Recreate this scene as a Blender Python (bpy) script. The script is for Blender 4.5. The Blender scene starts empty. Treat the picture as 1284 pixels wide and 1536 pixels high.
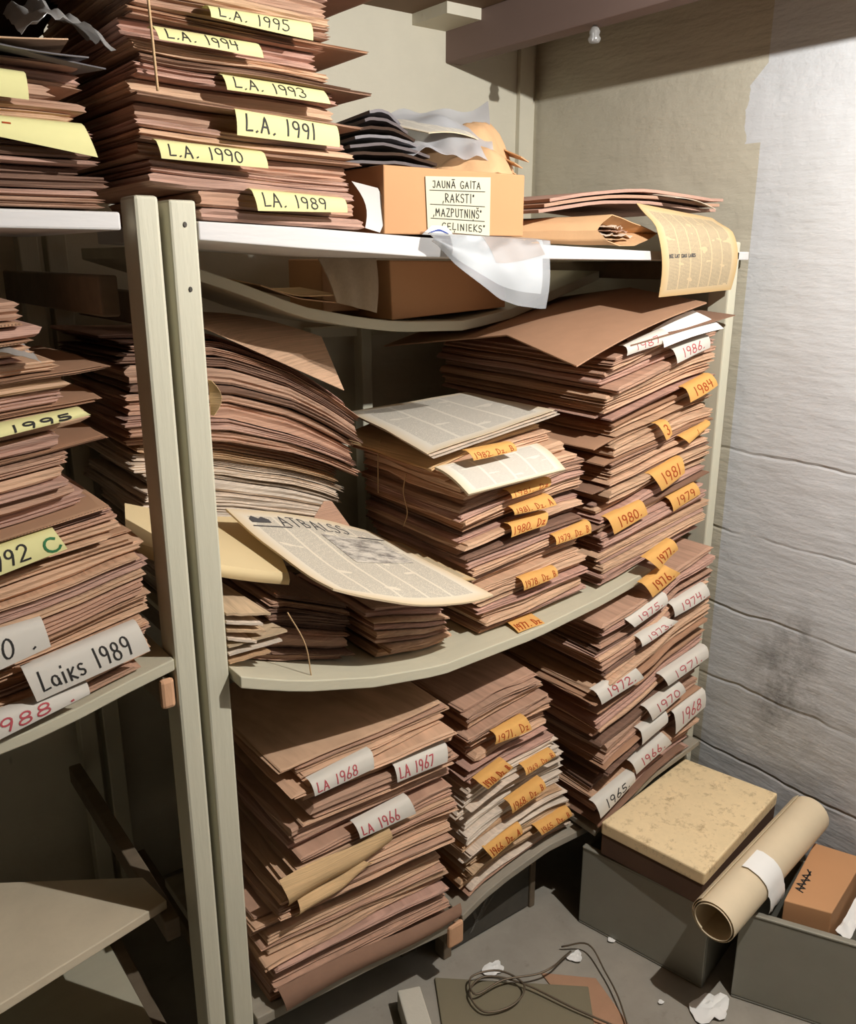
import bpy, math, random
from mathutils import Vector, noise

# ------------------------------------------------------------------ camera, light, exposure
ZO = 1.55                                   # eye height above the floor; coordinates below are relative to the eye
sc = bpy.context.scene
col = sc.collection
sc.view_settings.view_transform = 'Standard'
sc.view_settings.look = 'None'
sc.view_settings.gamma = 1.0
sc.view_settings.use_curve_mapping = False
sc.view_settings.exposure = 0.0

cam = bpy.data.cameras.new('camera')
cam.sensor_fit = 'HORIZONTAL'
cam.sensor_width = 36.0
cam.lens = 36.0 * 1300.0 / 1284.0
cam.clip_start = 0.02
co = bpy.data.objects.new('camera', cam)
co.location = (0, 0, ZO)
co.rotation_euler = (math.radians(90 - 16.375), 0, math.radians(-36.755))
col.objects.link(co)
sc.camera = co

wd = bpy.data.worlds.new('world')
sc.world = wd
wd.use_nodes = True
wd.node_tree.nodes['Background'].inputs[0].default_value = (0.9, 0.85, 0.8, 1)
wd.node_tree.nodes['Background'].inputs[1].default_value = 0.02


def lamp(name, loc, power, color, radius):
    l = bpy.data.lights.new(name, 'POINT')
    l.energy = power
    l.color = color
    l.shadow_soft_size = radius
    o = bpy.data.objects.new(name, l)
    o.location = (loc[0], loc[1], loc[2] + ZO)
    col.objects.link(o)


lamp('bare_bulb', (1.17, 0.2, 0.545), 92, (1.0, 0.985, 0.955), 0.007)
lamp('fill_light', (-0.4, -1.2, 0.46), 0.3, (1.0, 0.9, 0.8), 0.05)  # added weak fill behind the camera to lift the shadows, no real bulb

# ------------------------------------------------------------------ materials
def lin(c):
    return tuple(((v / 255.0) / 12.92) if v / 255.0 <= 0.04045 else (((v / 255.0) + 0.055) / 1.055) ** 2.4 for v in c)


class NT:
    def __init__(self, name, rough=0.8, spec=0.2):
        self.m = bpy.data.materials.new(name)
        self.m.use_nodes = True
        self.t = self.m.node_tree
        self.b = self.t.nodes['Principled BSDF']
        self.b.inputs['Roughness'].default_value = rough
        self.b.inputs['Specular IOR Level'].default_value = spec

    def n(self, k, **kw):
        x = self.t.nodes.new(k)
        for a, v in kw.items():
            setattr(x, a, v)
        return x

    def link(self, a, b):
        self.t.links.new(a, b)

    def put(self, sock, v):
        if hasattr(v, 'is_output'):
            self.link(v, sock)
        elif isinstance(v, tuple) and len(v) == 3 and sock.type == 'RGBA':
            sock.default_value = (*v, 1)
        else:
            sock.default_value = v

    def math(self, op, a, b=0.0, c=None, clamp=False):
        x = self.n('ShaderNodeMath', operation=op, use_clamp=clamp)
        self.put(x.inputs[0], a)
        self.put(x.inputs[1], b)
        if c is not None:
            self.put(x.inputs[2], c)
        return x.outputs[0]

    def mix(self, f, a, b, mode='MIX'):
        x = self.n('ShaderNodeMix', data_type='RGBA', blend_type=mode)
        self.put(x.inputs[0], f)
        self.put(x.inputs[6], a)
        self.put(x.inputs[7], b)
        return x.outputs[2]

    def co(self, scale=(1, 1, 1), kind='Object', loc=(0, 0, 0)):
        t = self.n('ShaderNodeTexCoord')
        m = self.n('ShaderNodeMapping')
        m.inputs['Scale'].default_value = scale
        m.inputs['Location'].default_value = loc
        self.link(t.outputs[kind], m.inputs[0])
        return m.outputs[0]

    def noise(self, vec, scale=1.0, detail=3.0, rough=0.55):
        x = self.n('ShaderNodeTexNoise')
        self.link(vec, x.inputs['Vector'])
        x.inputs['Scale'].default_value = scale
        x.inputs['Detail'].default_value = detail
        x.inputs['Roughness'].default_value = rough
        return x.outputs['Fac']

    def ramp(self, v, a, b):
        x = self.n('ShaderNodeMapRange')
        self.put(x.inputs[0], v)
        x.inputs[1].default_value = a
        x.inputs[2].default_value = b
        return x.outputs[0]

    def xyz(self, vec):
        x = self.n('ShaderNodeSeparateXYZ')
        self.link(vec, x.inputs[0])
        return x.outputs

    def rand(self):
        return self.n('ShaderNodeObjectInfo').outputs['Random']

    def scale(self, c, f):
        x = self.n('ShaderNodeVectorMath', operation='SCALE')
        self.put(x.inputs[0], c)
        self.put(x.inputs[3], f)
        return x.outputs[0]

    def bump(self, h, strength=0.4, dist=0.002):
        x = self.n('ShaderNodeBump')
        x.inputs['Strength'].default_value = strength
        x.inputs['Distance'].default_value = dist
        self.link(h, x.inputs['Height'])
        self.link(x.outputs[0], self.b.inputs['Normal'])

    def color(self, c):
        self.put(self.b.inputs['Base Color'], c)


def leafpaper(name, c1, c2, lines=0.5, var=0.35):
    t = NT(name, 0.88, 0.12)
    r = t.rand()
    v = t.co((5, 5, 520))
    ln = t.noise(v, 1.0, 3.0, 0.6)
    bl = t.noise(t.co((9, 9, 30)), 1.0, 3.0)
    c = t.mix(r, lin(c1), lin(c2))
    f = t.math('ADD', t.math('MULTIPLY', ln, lines * 2), 1 - lines)
    f = t.math('MULTIPLY', f, t.math('ADD', t.math('MULTIPLY', r, var), 1 - var / 2))
    f = t.math('MULTIPLY', f, t.math('ADD', t.math('MULTIPLY', bl, 0.5), 0.75))
    t.color(t.scale(c, f))
    t.bump(ln, 0.5, 0.003)
    return t.m


def plain(name, c, rough=0.8, amount=0.25, scale=14.0, bump=0.15, spec=0.2, metal=0.0, stretch=(1, 1, 1), randv=0.0):
    t = NT(name, rough, spec)
    n1 = t.noise(t.co(stretch), scale, 5.0, 0.6)
    f = t.math('ADD', t.math('MULTIPLY', n1, amount * 2), 1 - amount)
    if randv:
        f = t.math('MULTIPLY', f, t.math('ADD', t.math('MULTIPLY', t.rand(), randv), 1 - randv / 2))
    t.color(t.scale(lin(c), f))
    t.b.inputs['Metallic'].default_value = metal
    if bump:
        t.bump(t.noise(t.co(stretch), scale * 4, 4.0), bump, 0.003)
    return t.m


M = {}
M['brown'] = leafpaper('brown_newsprint', (192, 156, 132), (174, 138, 116), 0.45)
M['tan'] = leafpaper('tan_newsprint', (212, 176, 144), (194, 158, 130), 0.45)
M['pink'] = leafpaper('pinkish_newsprint', (194, 158, 140), (176, 140, 124), 0.45)
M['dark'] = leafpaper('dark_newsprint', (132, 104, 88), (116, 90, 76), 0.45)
M['folder'] = plain('cream_folder_card', (228, 206, 160), 0.8, 0.05, 12, 0.05)
M['darkbox'] = plain('dark_stained_card', (92, 70, 56), 0.85, 0.2, 14, 0.1)
M['cream'] = leafpaper('cream_newsprint', (216, 184, 138), (202, 164, 120), 0.4)
M['white'] = leafpaper('white_newsprint', (228, 214, 196), (206, 188, 168), 0.4)
M['pale'] = leafpaper('pale_newsprint', (216, 192, 158), (180, 144, 110), 0.6)
M['card'] = plain('brown_cardboard', (174, 136, 108), 0.85, 0.12, 20, 0.1, randv=0.15)
t = NT('corrugated_cardboard', 0.85, 0.1)
x_, y_, z_ = t.xyz(t.co())
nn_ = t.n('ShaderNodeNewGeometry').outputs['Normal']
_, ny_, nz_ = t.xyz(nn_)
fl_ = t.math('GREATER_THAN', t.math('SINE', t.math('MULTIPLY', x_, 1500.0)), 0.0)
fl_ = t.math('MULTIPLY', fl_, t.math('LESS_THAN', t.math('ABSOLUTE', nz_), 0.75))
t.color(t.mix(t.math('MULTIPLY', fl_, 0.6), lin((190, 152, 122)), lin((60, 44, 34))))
M['corrugated'] = t.m
M['carddark'] = plain('dark_cardboard', (144, 112, 92), 0.85, 0.15, 20, 0.1, randv=0.2)
M['carton'] = plain('carton_cardboard', (194, 146, 104), 0.8, 0.06, 9, 0.05)
M['yellow_tag'] = plain('yellow_tag_paper', (228, 222, 160), 0.8, 0.03, 30, 0.05)
M['white_tag'] = plain('white_tag_paper', (214, 208, 196), 0.8, 0.05, 30, 0.05)
M['list_paper'] = plain('cream_label_paper', (204, 200, 174), 0.8, 0.04, 30, 0.05)
M['orange_tag'] = plain('orange_tag_paper', (222, 170, 98), 0.8, 0.1, 60, 0.05)
M['black_ink'] = plain('black_marker_ink', (52, 50, 48), 0.6, 0.05, 5, 0)
M['red_ink'] = plain('red_marker_ink', (184, 84, 90), 0.6, 0.05, 5, 0)
M['rust_ink'] = plain('rust_pencil_ink', (170, 74, 34), 0.6, 0.05, 5, 0)
M['green_ink'] = plain('green_marker_ink', (60, 120, 76), 0.6, 0.05, 5, 0)
M['grey_ink'] = plain('printing_ink', (84, 82, 82), 0.7, 0.2, 60, 0)
M['blue_ink'] = plain('blue_printing_ink', (60, 78, 140), 0.7, 0.1, 60, 0)
M['blank'] = plain('blank_white_paper', (246, 244, 238), 0.75, 0.03, 20, 0.05)
M['post'] = plain('cream_green_paint', (206, 202, 180), 0.5, 0.05, 26, 0.2, 0.35, stretch=(1, 1, .12))
M['shelfpaint'] = plain('white_shelf_paint', (214, 211, 208), 0.5, 0.05, 20, 0.25, 0.35, stretch=(.15, 1, 1))
M['shelfgrey'] = plain('grey_green_shelf_paint', (200, 194, 170), 0.55, 0.1, 24, 0.25, 0.3, stretch=(.15, 1, 1))
M['dirtyshelf'] = plain('dusty_shelf_paint', (158, 150, 134), 0.7, 0.3, 22, 0.3, stretch=(.2, 1, 1))
M['lowboard'] = plain('dusty_cream_board', (206, 192, 166), 0.7, 0.15, 14, 0.2)
M['rawwood'] = plain('raw_wood', (212, 166, 130), 0.8, 0.12, 60, 0.2, stretch=(1, 1, .3))
M['oldwood'] = plain('grey_old_wood', (120, 106, 88), 0.8, 0.3, 22, 0.3, stretch=(.2, 1, 1))
M['darkwood'] = plain('dusty_dark_wood', (82, 78, 70), 0.85, 0.4, 12, 0.3)
M['beam'] = plain('brown_beam_paint', (128, 108, 100), 0.7, 0.1, 10, 0.15, stretch=(1, .2, 1))
M['metal'] = plain('grey_green_steel', (150, 148, 136), 0.45, 0.14, 9, 0.05, 0.4, 0.25)
M['metaledge'] = plain('worn_steel_edge', (150, 146, 132), 0.5, 0.15, 20, 0.05, 0.4, 0.2)
M['rollpaper'] = plain('cream_roll_paper', (224, 206, 174), 0.7, 0.1, 10, 0.1)
M['foam'] = plain('white_foam', (206, 200, 184), 0.8, 0.05, 40, 0.2)
M['floorcard'] = plain('grey_green_card', (128, 120, 98), 0.85, 0.08, 10, 0.05)
M['cloth'] = plain('grey_cloth', (168, 150, 126), 0.95, 0.15, 160, 0.4)
M['wire'] = plain('dull_wire', (116, 102, 84), 0.45, 0.1, 20, 0, 0.5, 0.5)
M['string'] = plain('jute_string', (196, 164, 124), 0.9, 0.2, 80, 0)
M['nail'] = plain('nail_steel', (70, 66, 60), 0.5, 0.1, 10, 0, 0.5, 0.6)
M['screw'] = plain('bright_screw', (210, 206, 196), 0.35, 0.1, 10, 0, 0.5, 0.5)
M['magazine'] = plain('dark_magazine_paper', (92, 84, 84), 0.5, 0.25, 20, 0.1, 0.3, randv=0.3)
M['darkbag'] = plain('dark_brown_bag', (62, 46, 36), 0.8, 0.2, 10, 0.2)
M['bag'] = plain('brown_bag_paper', (206, 166, 124), 0.75, 0.12, 14, 0.3)
M['greycover'] = plain('grey_wrapper_paper', (120, 116, 118), 0.6, 0.1, 14, 0.2)


def printed(name, c, ncol=5.0, nline=70.0, ink=0.5):
    """newsprint page: columns of small type, margins, from the sheet's own uv"""
    t = NT(name, 0.85, 0.12)
    uv = t.co((1, 1, 1), 'UV')
    x, y, _ = t.xyz(uv)
    fx = t.math('FRACT', t.math('MULTIPLY', t.math('SUBTRACT', x, 0.08), ncol / 0.84))
    colm = t.math('MULTIPLY', t.math('GREATER_THAN', fx, 0.05), t.math('LESS_THAN', fx, 0.95))
    fy = t.math('FRACT', t.math('MULTIPLY', y, nline))
    line = t.math('LESS_THAN', fy, 0.6)
    words = t.noise(t.co((ncol * 26, nline * 2, 1), 'UV'), 1.0, 2.0)
    para = t.noise(t.co((ncol, 9, 1), 'UV'), 1.0, 1.0)
    w = t.math('MULTIPLY', t.math('GREATER_THAN', words, 0.42), t.math('LESS_THAN', para, 0.66))
    edge = t.math('MULTIPLY', t.math('MULTIPLY', t.math('GREATER_THAN', x, 0.08), t.math('LESS_THAN', x, 0.92)),
                  t.math('MULTIPLY', t.math('GREATER_THAN', y, 0.07), t.math('LESS_THAN', y, 0.93)))
    f = t.math('MULTIPLY', t.math('MULTIPLY', colm, line), t.math('MULTIPLY', w, edge))
    f = t.math('MULTIPLY', f, ink)
    age = t.ramp(t.math('MAXIMUM', t.math('ABSOLUTE', t.math('SUBTRACT', x, 0.5)), t.math('ABSOLUTE', t.math('SUBTRACT', y, 0.5))), 0.42, 0.52)
    old = tuple(v * k for v, k in zip(lin(c), (0.92, 0.78, 0.58)))
    base = t.mix(age, lin(c), old)
    t.color(t.mix(f, base, lin((120, 116, 110))))
    return t.m


M['page_white'] = printed('printed_page_white', (226, 216, 196), 5, 120, 0.6)
M['page_tan'] = printed('printed_page_tan', (206, 184, 146), 6, 110, 0.7)
M['page_plain'] = printed('printed_page_grey', (224, 218, 204), 4, 110, 0.5)


def sheer(name, tint, clear, gloss=0.12, rough=0.25):
    m = bpy.data.materials.new(name)
    m.use_nodes = True
    t = m.node_tree
    t.nodes.clear()
    out = t.nodes.new('ShaderNodeOutputMaterial')
    tr = t.nodes.new('ShaderNodeBsdfTransparent')
    tr.inputs[0].default_value = (0.95, 0.96, 0.97, 1)
    df = t.nodes.new('ShaderNodeBsdfDiffuse')
    df.inputs[0].default_value = (*lin(tint), 1)
    tl = t.nodes.new('ShaderNodeBsdfTranslucent')
    tl.inputs[0].default_value = (*lin(tint), 1)
    gl = t.nodes.new('ShaderNodeBsdfGlossy')
    gl.inputs['Roughness'].default_value = rough
    m1 = t.nodes.new('ShaderNodeMixShader')
    m1.inputs[0].default_value = 0.35
    m2 = t.nodes.new('ShaderNodeMixShader')
    m2.inputs[0].default_value = clear
    m3 = t.nodes.new('ShaderNodeMixShader')
    m3.inputs[0].default_value = gloss
    L = t.links.new
    L(df.outputs[0], m1.inputs[1]); L(tl.outputs[0], m1.inputs[2])
    L(m1.outputs[0], m2.inputs[1]); L(tr.outputs[0], m2.inputs[2])
    L(m2.outputs[0], m3.inputs[1]); L(gl.outputs[0], m3.inputs[2])
    L(m3.outputs[0], out.inputs[0])
    return m


M['plastic'] = sheer('clear_plastic', (206, 210, 214), 0.68, 0.14, 0.2)
M['bright_plastic'] = sheer('bright_clear_plastic', (236, 237, 240), 0.5, 0.16, 0.2)
M['plastic_milky'] = sheer('milky_plastic', (190, 188, 184), 0.35)
M['cobweb'] = sheer('cobweb_dust', (200, 196, 186), 0.8, 0.0)


def wallmat(name, c1, right=False):
    t = NT(name, 0.65, 0.25)
    o = t.co()
    x, y, z = t.xyz(o)
    n1 = t.noise(o, 5.0, 6.0, 0.65)
    n2 = t.noise(t.co((6, 40, 40) if not right else (40, 6, 30)), 1.0, 4.0, 0.6)
    f = t.math('ADD', t.math('MULTIPLY', n1, 0.22), 0.89)
    base = lin(c1)
    h = t.math('ADD', t.math('MULTIPLY', n1, 0.5), t.math('MULTIPLY', n2, 0.35))
    if right:
        # fresher white coat on the open part of the wall, a torn lip of it reaching over the old coat
        wob = t.math('MULTIPLY', t.math('SUBTRACT', t.noise(t.co((1, 14, 14)), 1.0, 4.0), 0.5), 0.03)
        white = t.math('LESS_THAN', t.math('ADD', y, t.math('MULTIPLY', wob, 0.12)), 1.213)
        lip = t.math('MULTIPLY', t.math('LESS_THAN', t.math('ADD', y, t.math('MULTIPLY', wob, 2.2)), 1.252),
                     t.math('MULTIPLY', t.math('GREATER_THAN', z, 0.243 + ZO), t.math('LESS_THAN', t.math('ADD', z, t.math('MULTIPLY', y, 1.0)), 0.395 + ZO + 1.22)))
        white = t.math('MAXIMUM', white, lip)
        # blockwork courses under the paint
        zz = t.math('FRACT', t.math('DIVIDE', t.math('ADD', t.math('SUBTRACT', z, ZO - 0.847 - 2.0), t.math('MULTIPLY', t.math('SUBTRACT', t.noise(o, 7.0, 2.0), 0.5), 0.03)), 0.2))
        g = t.math('MINIMUM', zz, t.math('SUBTRACT', 1.0, zz))
        joint = t.ramp(g, 0.0, 0.03)
        low = t.ramp(z, ZO - 0.2, ZO - 0.6)
        jl = t.math('MULTIPLY', t.math('SUBTRACT', 1.0, joint), t.math('MULTIPLY', low, t.ramp(t.noise(o, 2.3, 2.0), 0.35, 0.6)))
        h = t.math('SUBTRACT', h, t.math('MULTIPLY', jl, 0.45))
        # damp mould stain
        dy = t.math('DIVIDE', t.math('SUBTRACT', y, 0.99), 0.11)
        dz = t.math('DIVIDE', t.math('SUBTRACT', z, ZO - 0.98), 0.2)
        d = t.math('ADD', t.math('POWER', t.math('ABSOLUTE', dy), 2.0), t.math('POWER', t.math('ABSOLUTE', dz), 2.0))
        st = t.math('SUBTRACT', 1.25, t.math('ADD', d, 0.0))
        st = t.math('MULTIPLY', t.math('MAXIMUM', st, 0.0), t.ramp(t.noise(o, 11.0, 6.0, 0.7), 0.42, 0.68), clamp=True)
        grime = t.math('MULTIPLY', t.ramp(z, ZO - 0.75, ZO - 1.3), t.ramp(t.noise(t.co((1, 6, 14)), 1.0, 6.0, 0.7), 0.35, 0.75))
        c = t.mix(white, base, lin((210, 211, 212)))
        c = t.scale(c, f)
        c = t.mix(t.math('MULTIPLY', jl, 0.18), c, lin((90, 88, 84)))
        c = t.mix(t.math('MULTIPLY', grime, 0.55), c, lin((120, 114, 104)))
        c = t.mix(t.math('MULTIPLY', st, 0.75), c, lin((78, 74, 68)))
        t.color(c)
        t.bump(h, 1.0, 0.013)
    else:
        spots = t.ramp(t.noise(o, 16.0, 2.0), 0.74, 0.78)
        c = t.mix(t.math('MULTIPLY', spots, 0.5), t.scale(base, f), lin((110, 104, 92)))
        t.color(c)
        t.bump(h, 0.5, 0.008)
    return t.m


M['wall'] = wallmat('old_greenish_wall_paint', (212, 206, 186))
M['wall_right'] = wallmat('two_coats_of_wall_paint', (198, 191, 172), True)
M['dim_wall'] = plain('dark_unpainted_wall', (58, 50, 44), 0.9, 0.2, 4, 0.1)
M['ceiling'] = plain('brown_ceiling_board', (122, 100, 80), 0.8, 0.15, 3, 0.1)


def floormat():
    t = NT('dusty_concrete_floor', 0.75, 0.25)
    o = t.co()
    n = t.noise(o, 6.0, 7.0, 0.65)
    d = t.ramp(t.noise(o, 22.0, 5.0, 0.7), 0.6, 0.8)
    c = t.scale(lin((156, 150, 138)), t.math('ADD', t.math('MULTIPLY', n, 0.7), 0.65))
    t.color(t.mix(t.math('MULTIPLY', d, 0.4), c, lin((78, 72, 64))))
    t.bump(n, 0.3, 0.006)
    return t.m


M['floor'] = floormat()

# ------------------------------------------------------------------ object helpers
ORG = {}


def link_mesh(name, V, F, mat, parent=None, org=None, smooth=False, uv=None):
    """V: points relative to the eye; one mesh object, its origin at its own base (or where org says)"""
    if org is None:
        n = len(V)
        org = (sum(v[0] for v in V) / n, sum(v[1] for v in V) / n, min(v[2] for v in V))
    me = bpy.data.meshes.new(name)
    me.from_pydata([(v[0] - org[0], v[1] - org[1], v[2] - org[2]) for v in V], [], F)
    if isinstance(mat, (list, tuple)):
        for m in mat:
            me.materials.append(m)
    else:
        me.materials.append(mat)
    if uv:
        lay = me.uv_layers.new(name='UVMap')
        for lp in me.loops:
            lay.data[lp.index].uv = uv[lp.vertex_index]
    if smooth:
        for p in me.polygons:
            p.use_smooth = True
    me.update()
    o = bpy.data.objects.new(name, me)
    col.objects.link(o)
    po = ORG[parent.name] if parent else (0, 0, -ZO)
    o.location = (org[0] - po[0], org[1] - po[1], org[2] - po[2])
    if parent:
        o.parent = parent
    ORG[o.name] = org
    return o


def tag(o, label, cat, group=None, kind=None):
    o['label'] = label
    o['category'] = cat
    if group:
        o['group'] = group
    if kind:
        o['kind'] = kind
    return o


def thing(name, label, cat, loc, group=None):
    e = bpy.data.objects.new(name, None)
    e.empty_display_size = 0.05
    col.objects.link(e)
    e.location = (loc[0], loc[1], loc[2] + ZO)
    ORG[e.name] = tuple(loc)
    return tag(e, label, cat, group)


def struct(name, V, F, mat, **kw):
    o = link_mesh(name, V, F, mat, org=kw.pop('org', (0, 0, -ZO)), **kw)
    o['kind'] = 'structure'
    return o


def interp(tab, x):
    if x <= tab[0][0]:
        return tab[0][1]
    for (a, b), (c, d) in zip(tab, tab[1:]):
        if x <= c:
            return b + (d - b) * (x - a) / (c - a)
    return tab[-1][1]


def nz(x, y=0.0, z=0.0):
    return noise.noise(Vector((x, y, z)))


BOXF = [(0, 3, 2, 1), (4, 5, 6, 7), (0, 1, 5, 4), (1, 2, 6, 5), (2, 3, 7, 6), (3, 0, 4, 7)]


def boxv(x0, x1, y0, y1, z0, z1):
    return [(x0, y0, z0), (x1, y0, z0), (x1, y1, z0), (x0, y1, z0), (x0, y0, z1), (x1, y0, z1), (x1, y1, z1), (x0, y1, z1)]


def bevel(o, w=0.003, seg=2):
    m = o.modifiers.new('bevel', 'BEVEL')
    m.width = w
    m.segments = seg
    m.limit_method = 'ANGLE'
    return o


def box(name, x0, x1, y0, y1, z0, z1, mat, parent=None, w=0.003, **kw):
    return bevel(link_mesh(name, boxv(x0, x1, y0, y1, z0, z1), BOXF, mat, parent, **kw), w)


def prism(name, quad, h, mat, parent=None, w=0.002, down=True):
    """a flat-topped block: four top corners (any height) and a thickness"""
    bot = [(p[0], p[1], p[2] - h) for p in quad]
    return bevel(link_mesh(name, bot + list(quad), BOXF, mat, parent), w)


def boardx(name, top, y0, y1, th, mat, parent=None, n=24, bot=None, w=0.002):
    """a board running along x whose top follows the height table"""
    x0, x1 = top[0][0], top[-1][0]
    V, F = [], []
    for i in range(n + 1):
        x = x0 + (x1 - x0) * i / n
        z = interp(top, x)
        zb = interp(bot, x) if bot else z - th
        V += [(x, y0, zb), (x, y0, z), (x, y1, z), (x, y1, zb)]
    for i in range(n):
        a = i * 4
        for k in range(4):
            F.append((a + k, a + 4 + k, a + 4 + (k + 1) % 4, a + (k + 1) % 4))
    F.append((0, 1, 2, 3))
    F.append((n * 4 + 3, n * 4 + 2, n * 4 + 1, n * 4))
    F = [tuple(reversed(f)) for f in F]
    return bevel(link_mesh(name, V, F, mat, parent), w)


def sheet(name, fn, nu, nv, th, mat, parent=None, smooth=True, uvflip=False):
    """a thin sheet with real thickness over the surface fn(u, v)"""
    V, UV, F = [], [], []
    e = 1e-3
    for j in range(nv + 1):
        for i in range(nu + 1):
            u, v = i / nu, j / nv
            V.append(Vector(fn(u, v)))
            UV.append((u, v))
    n = len(V)
    for j in range(nv + 1):
        for i in range(nu + 1):
            u, v = i / nu, j / nv
            a = Vector(fn(min(u + e, 1), v)) - Vector(fn(max(u - e, 0), v))
            b = Vector(fn(u, min(v + e, 1))) - Vector(fn(u, max(v - e, 0)))
            nn = a.cross(b)
            nn = nn.normalized() if nn.length > 1e-12 else Vector((0, 0, 1))
            V.append(V[j * (nu + 1) + i] - nn * th)
            UV.append((u, v))
    w = nu + 1
    for j in range(nv):
        for i in range(nu):
            a = j * w + i
            F.append((a, a + 1, a + w + 1, a + w))
            F.append((n + a + w, n + a + w + 1, n + a + 1, n + a))
    rim = [i for i in range(w)] + [j * w + nu for j in range(1, nv + 1)] + [nv * w + i for i in range(nu - 1, -1, -1)] + [j * w for j in range(nv - 1, 0, -1)]
    for k in range(len(rim)):
        a, b = rim[k], rim[(k + 1) % len(rim)]
        F.append((b, a, n + a, n + b))
    o = link_mesh(name, [tuple(v) for v in V], F, mat, parent, smooth=smooth, uv=UV)
    if smooth:
        m = o.modifiers.new('edges', 'EDGE_SPLIT')
        m.split_angle = math.radians(50)
    return o


def bil(a, b, c, d):
    """bilinear patch: a..b along u at v=0, d..c along u at v=1"""
    a, b, c, d = map(Vector, (a, b, c, d))
    return lambda u, v: (a * (1 - u) + b * u) * (1 - v) + (d * (1 - u) + c * u) * v


def tube(name, pts, r, mat, parent=None, n=6, cyc=False):
    V, F = [], []
    P = [Vector(p) for p in pts]
    for i, p in enumerate(P):
        t = (P[min(i + 1, len(P) - 1)] - P[max(i - 1, 0)]).normalized()
        s = t.cross(Vector((0.13, 0.31, 0.94))).normalized()
        q = t.cross(s)
        for k in range(n):
            a = 2 * math.pi * k / n
            V.append(tuple(p + s * math.cos(a) * r + q * math.sin(a) * r))
    for i in range(len(P) - 1):
        for k in range(n):
            F.append((i * n + k, i * n + (k + 1) % n, (i + 1) * n + (k + 1) % n, (i + 1) * n + k))
    F.append(tuple(range(n - 1, -1, -1)))
    F.append(tuple((len(P) - 1) * n + k for k in range(n)))
    return link_mesh(name, V, F, mat, parent, smooth=True)


def smoothpts(pts, k=6):
    """Catmull-Rom through the points"""
    P = [Vector(p) for p in pts]
    P = [P[0] * 2 - P[1]] + P + [P[-1] * 2 - P[-2]]
    out = []
    for i in range(1, len(P) - 2):
        for j in range(k):
            t = j / k
            a, b, c, d = P[i - 1], P[i], P[i + 1], P[i + 2]
            out.append(0.5 * ((2 * b) + (c - a) * t + (2 * a - 5 * b + 4 * c - d) * t * t + (3 * b - a - 3 * c + d) * t ** 3))
    out.append(P[-2])
    return out


# ------------------------------------------------------------------ handwriting
def arc(cx, cy, rx, ry, a0, a1, n=10):
    return [(cx + rx * math.cos(math.radians(a0 + (a1 - a0) * i / n)), cy + ry * math.sin(math.radians(a0 + (a1 - a0) * i / n))) for i in range(n + 1)]


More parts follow.
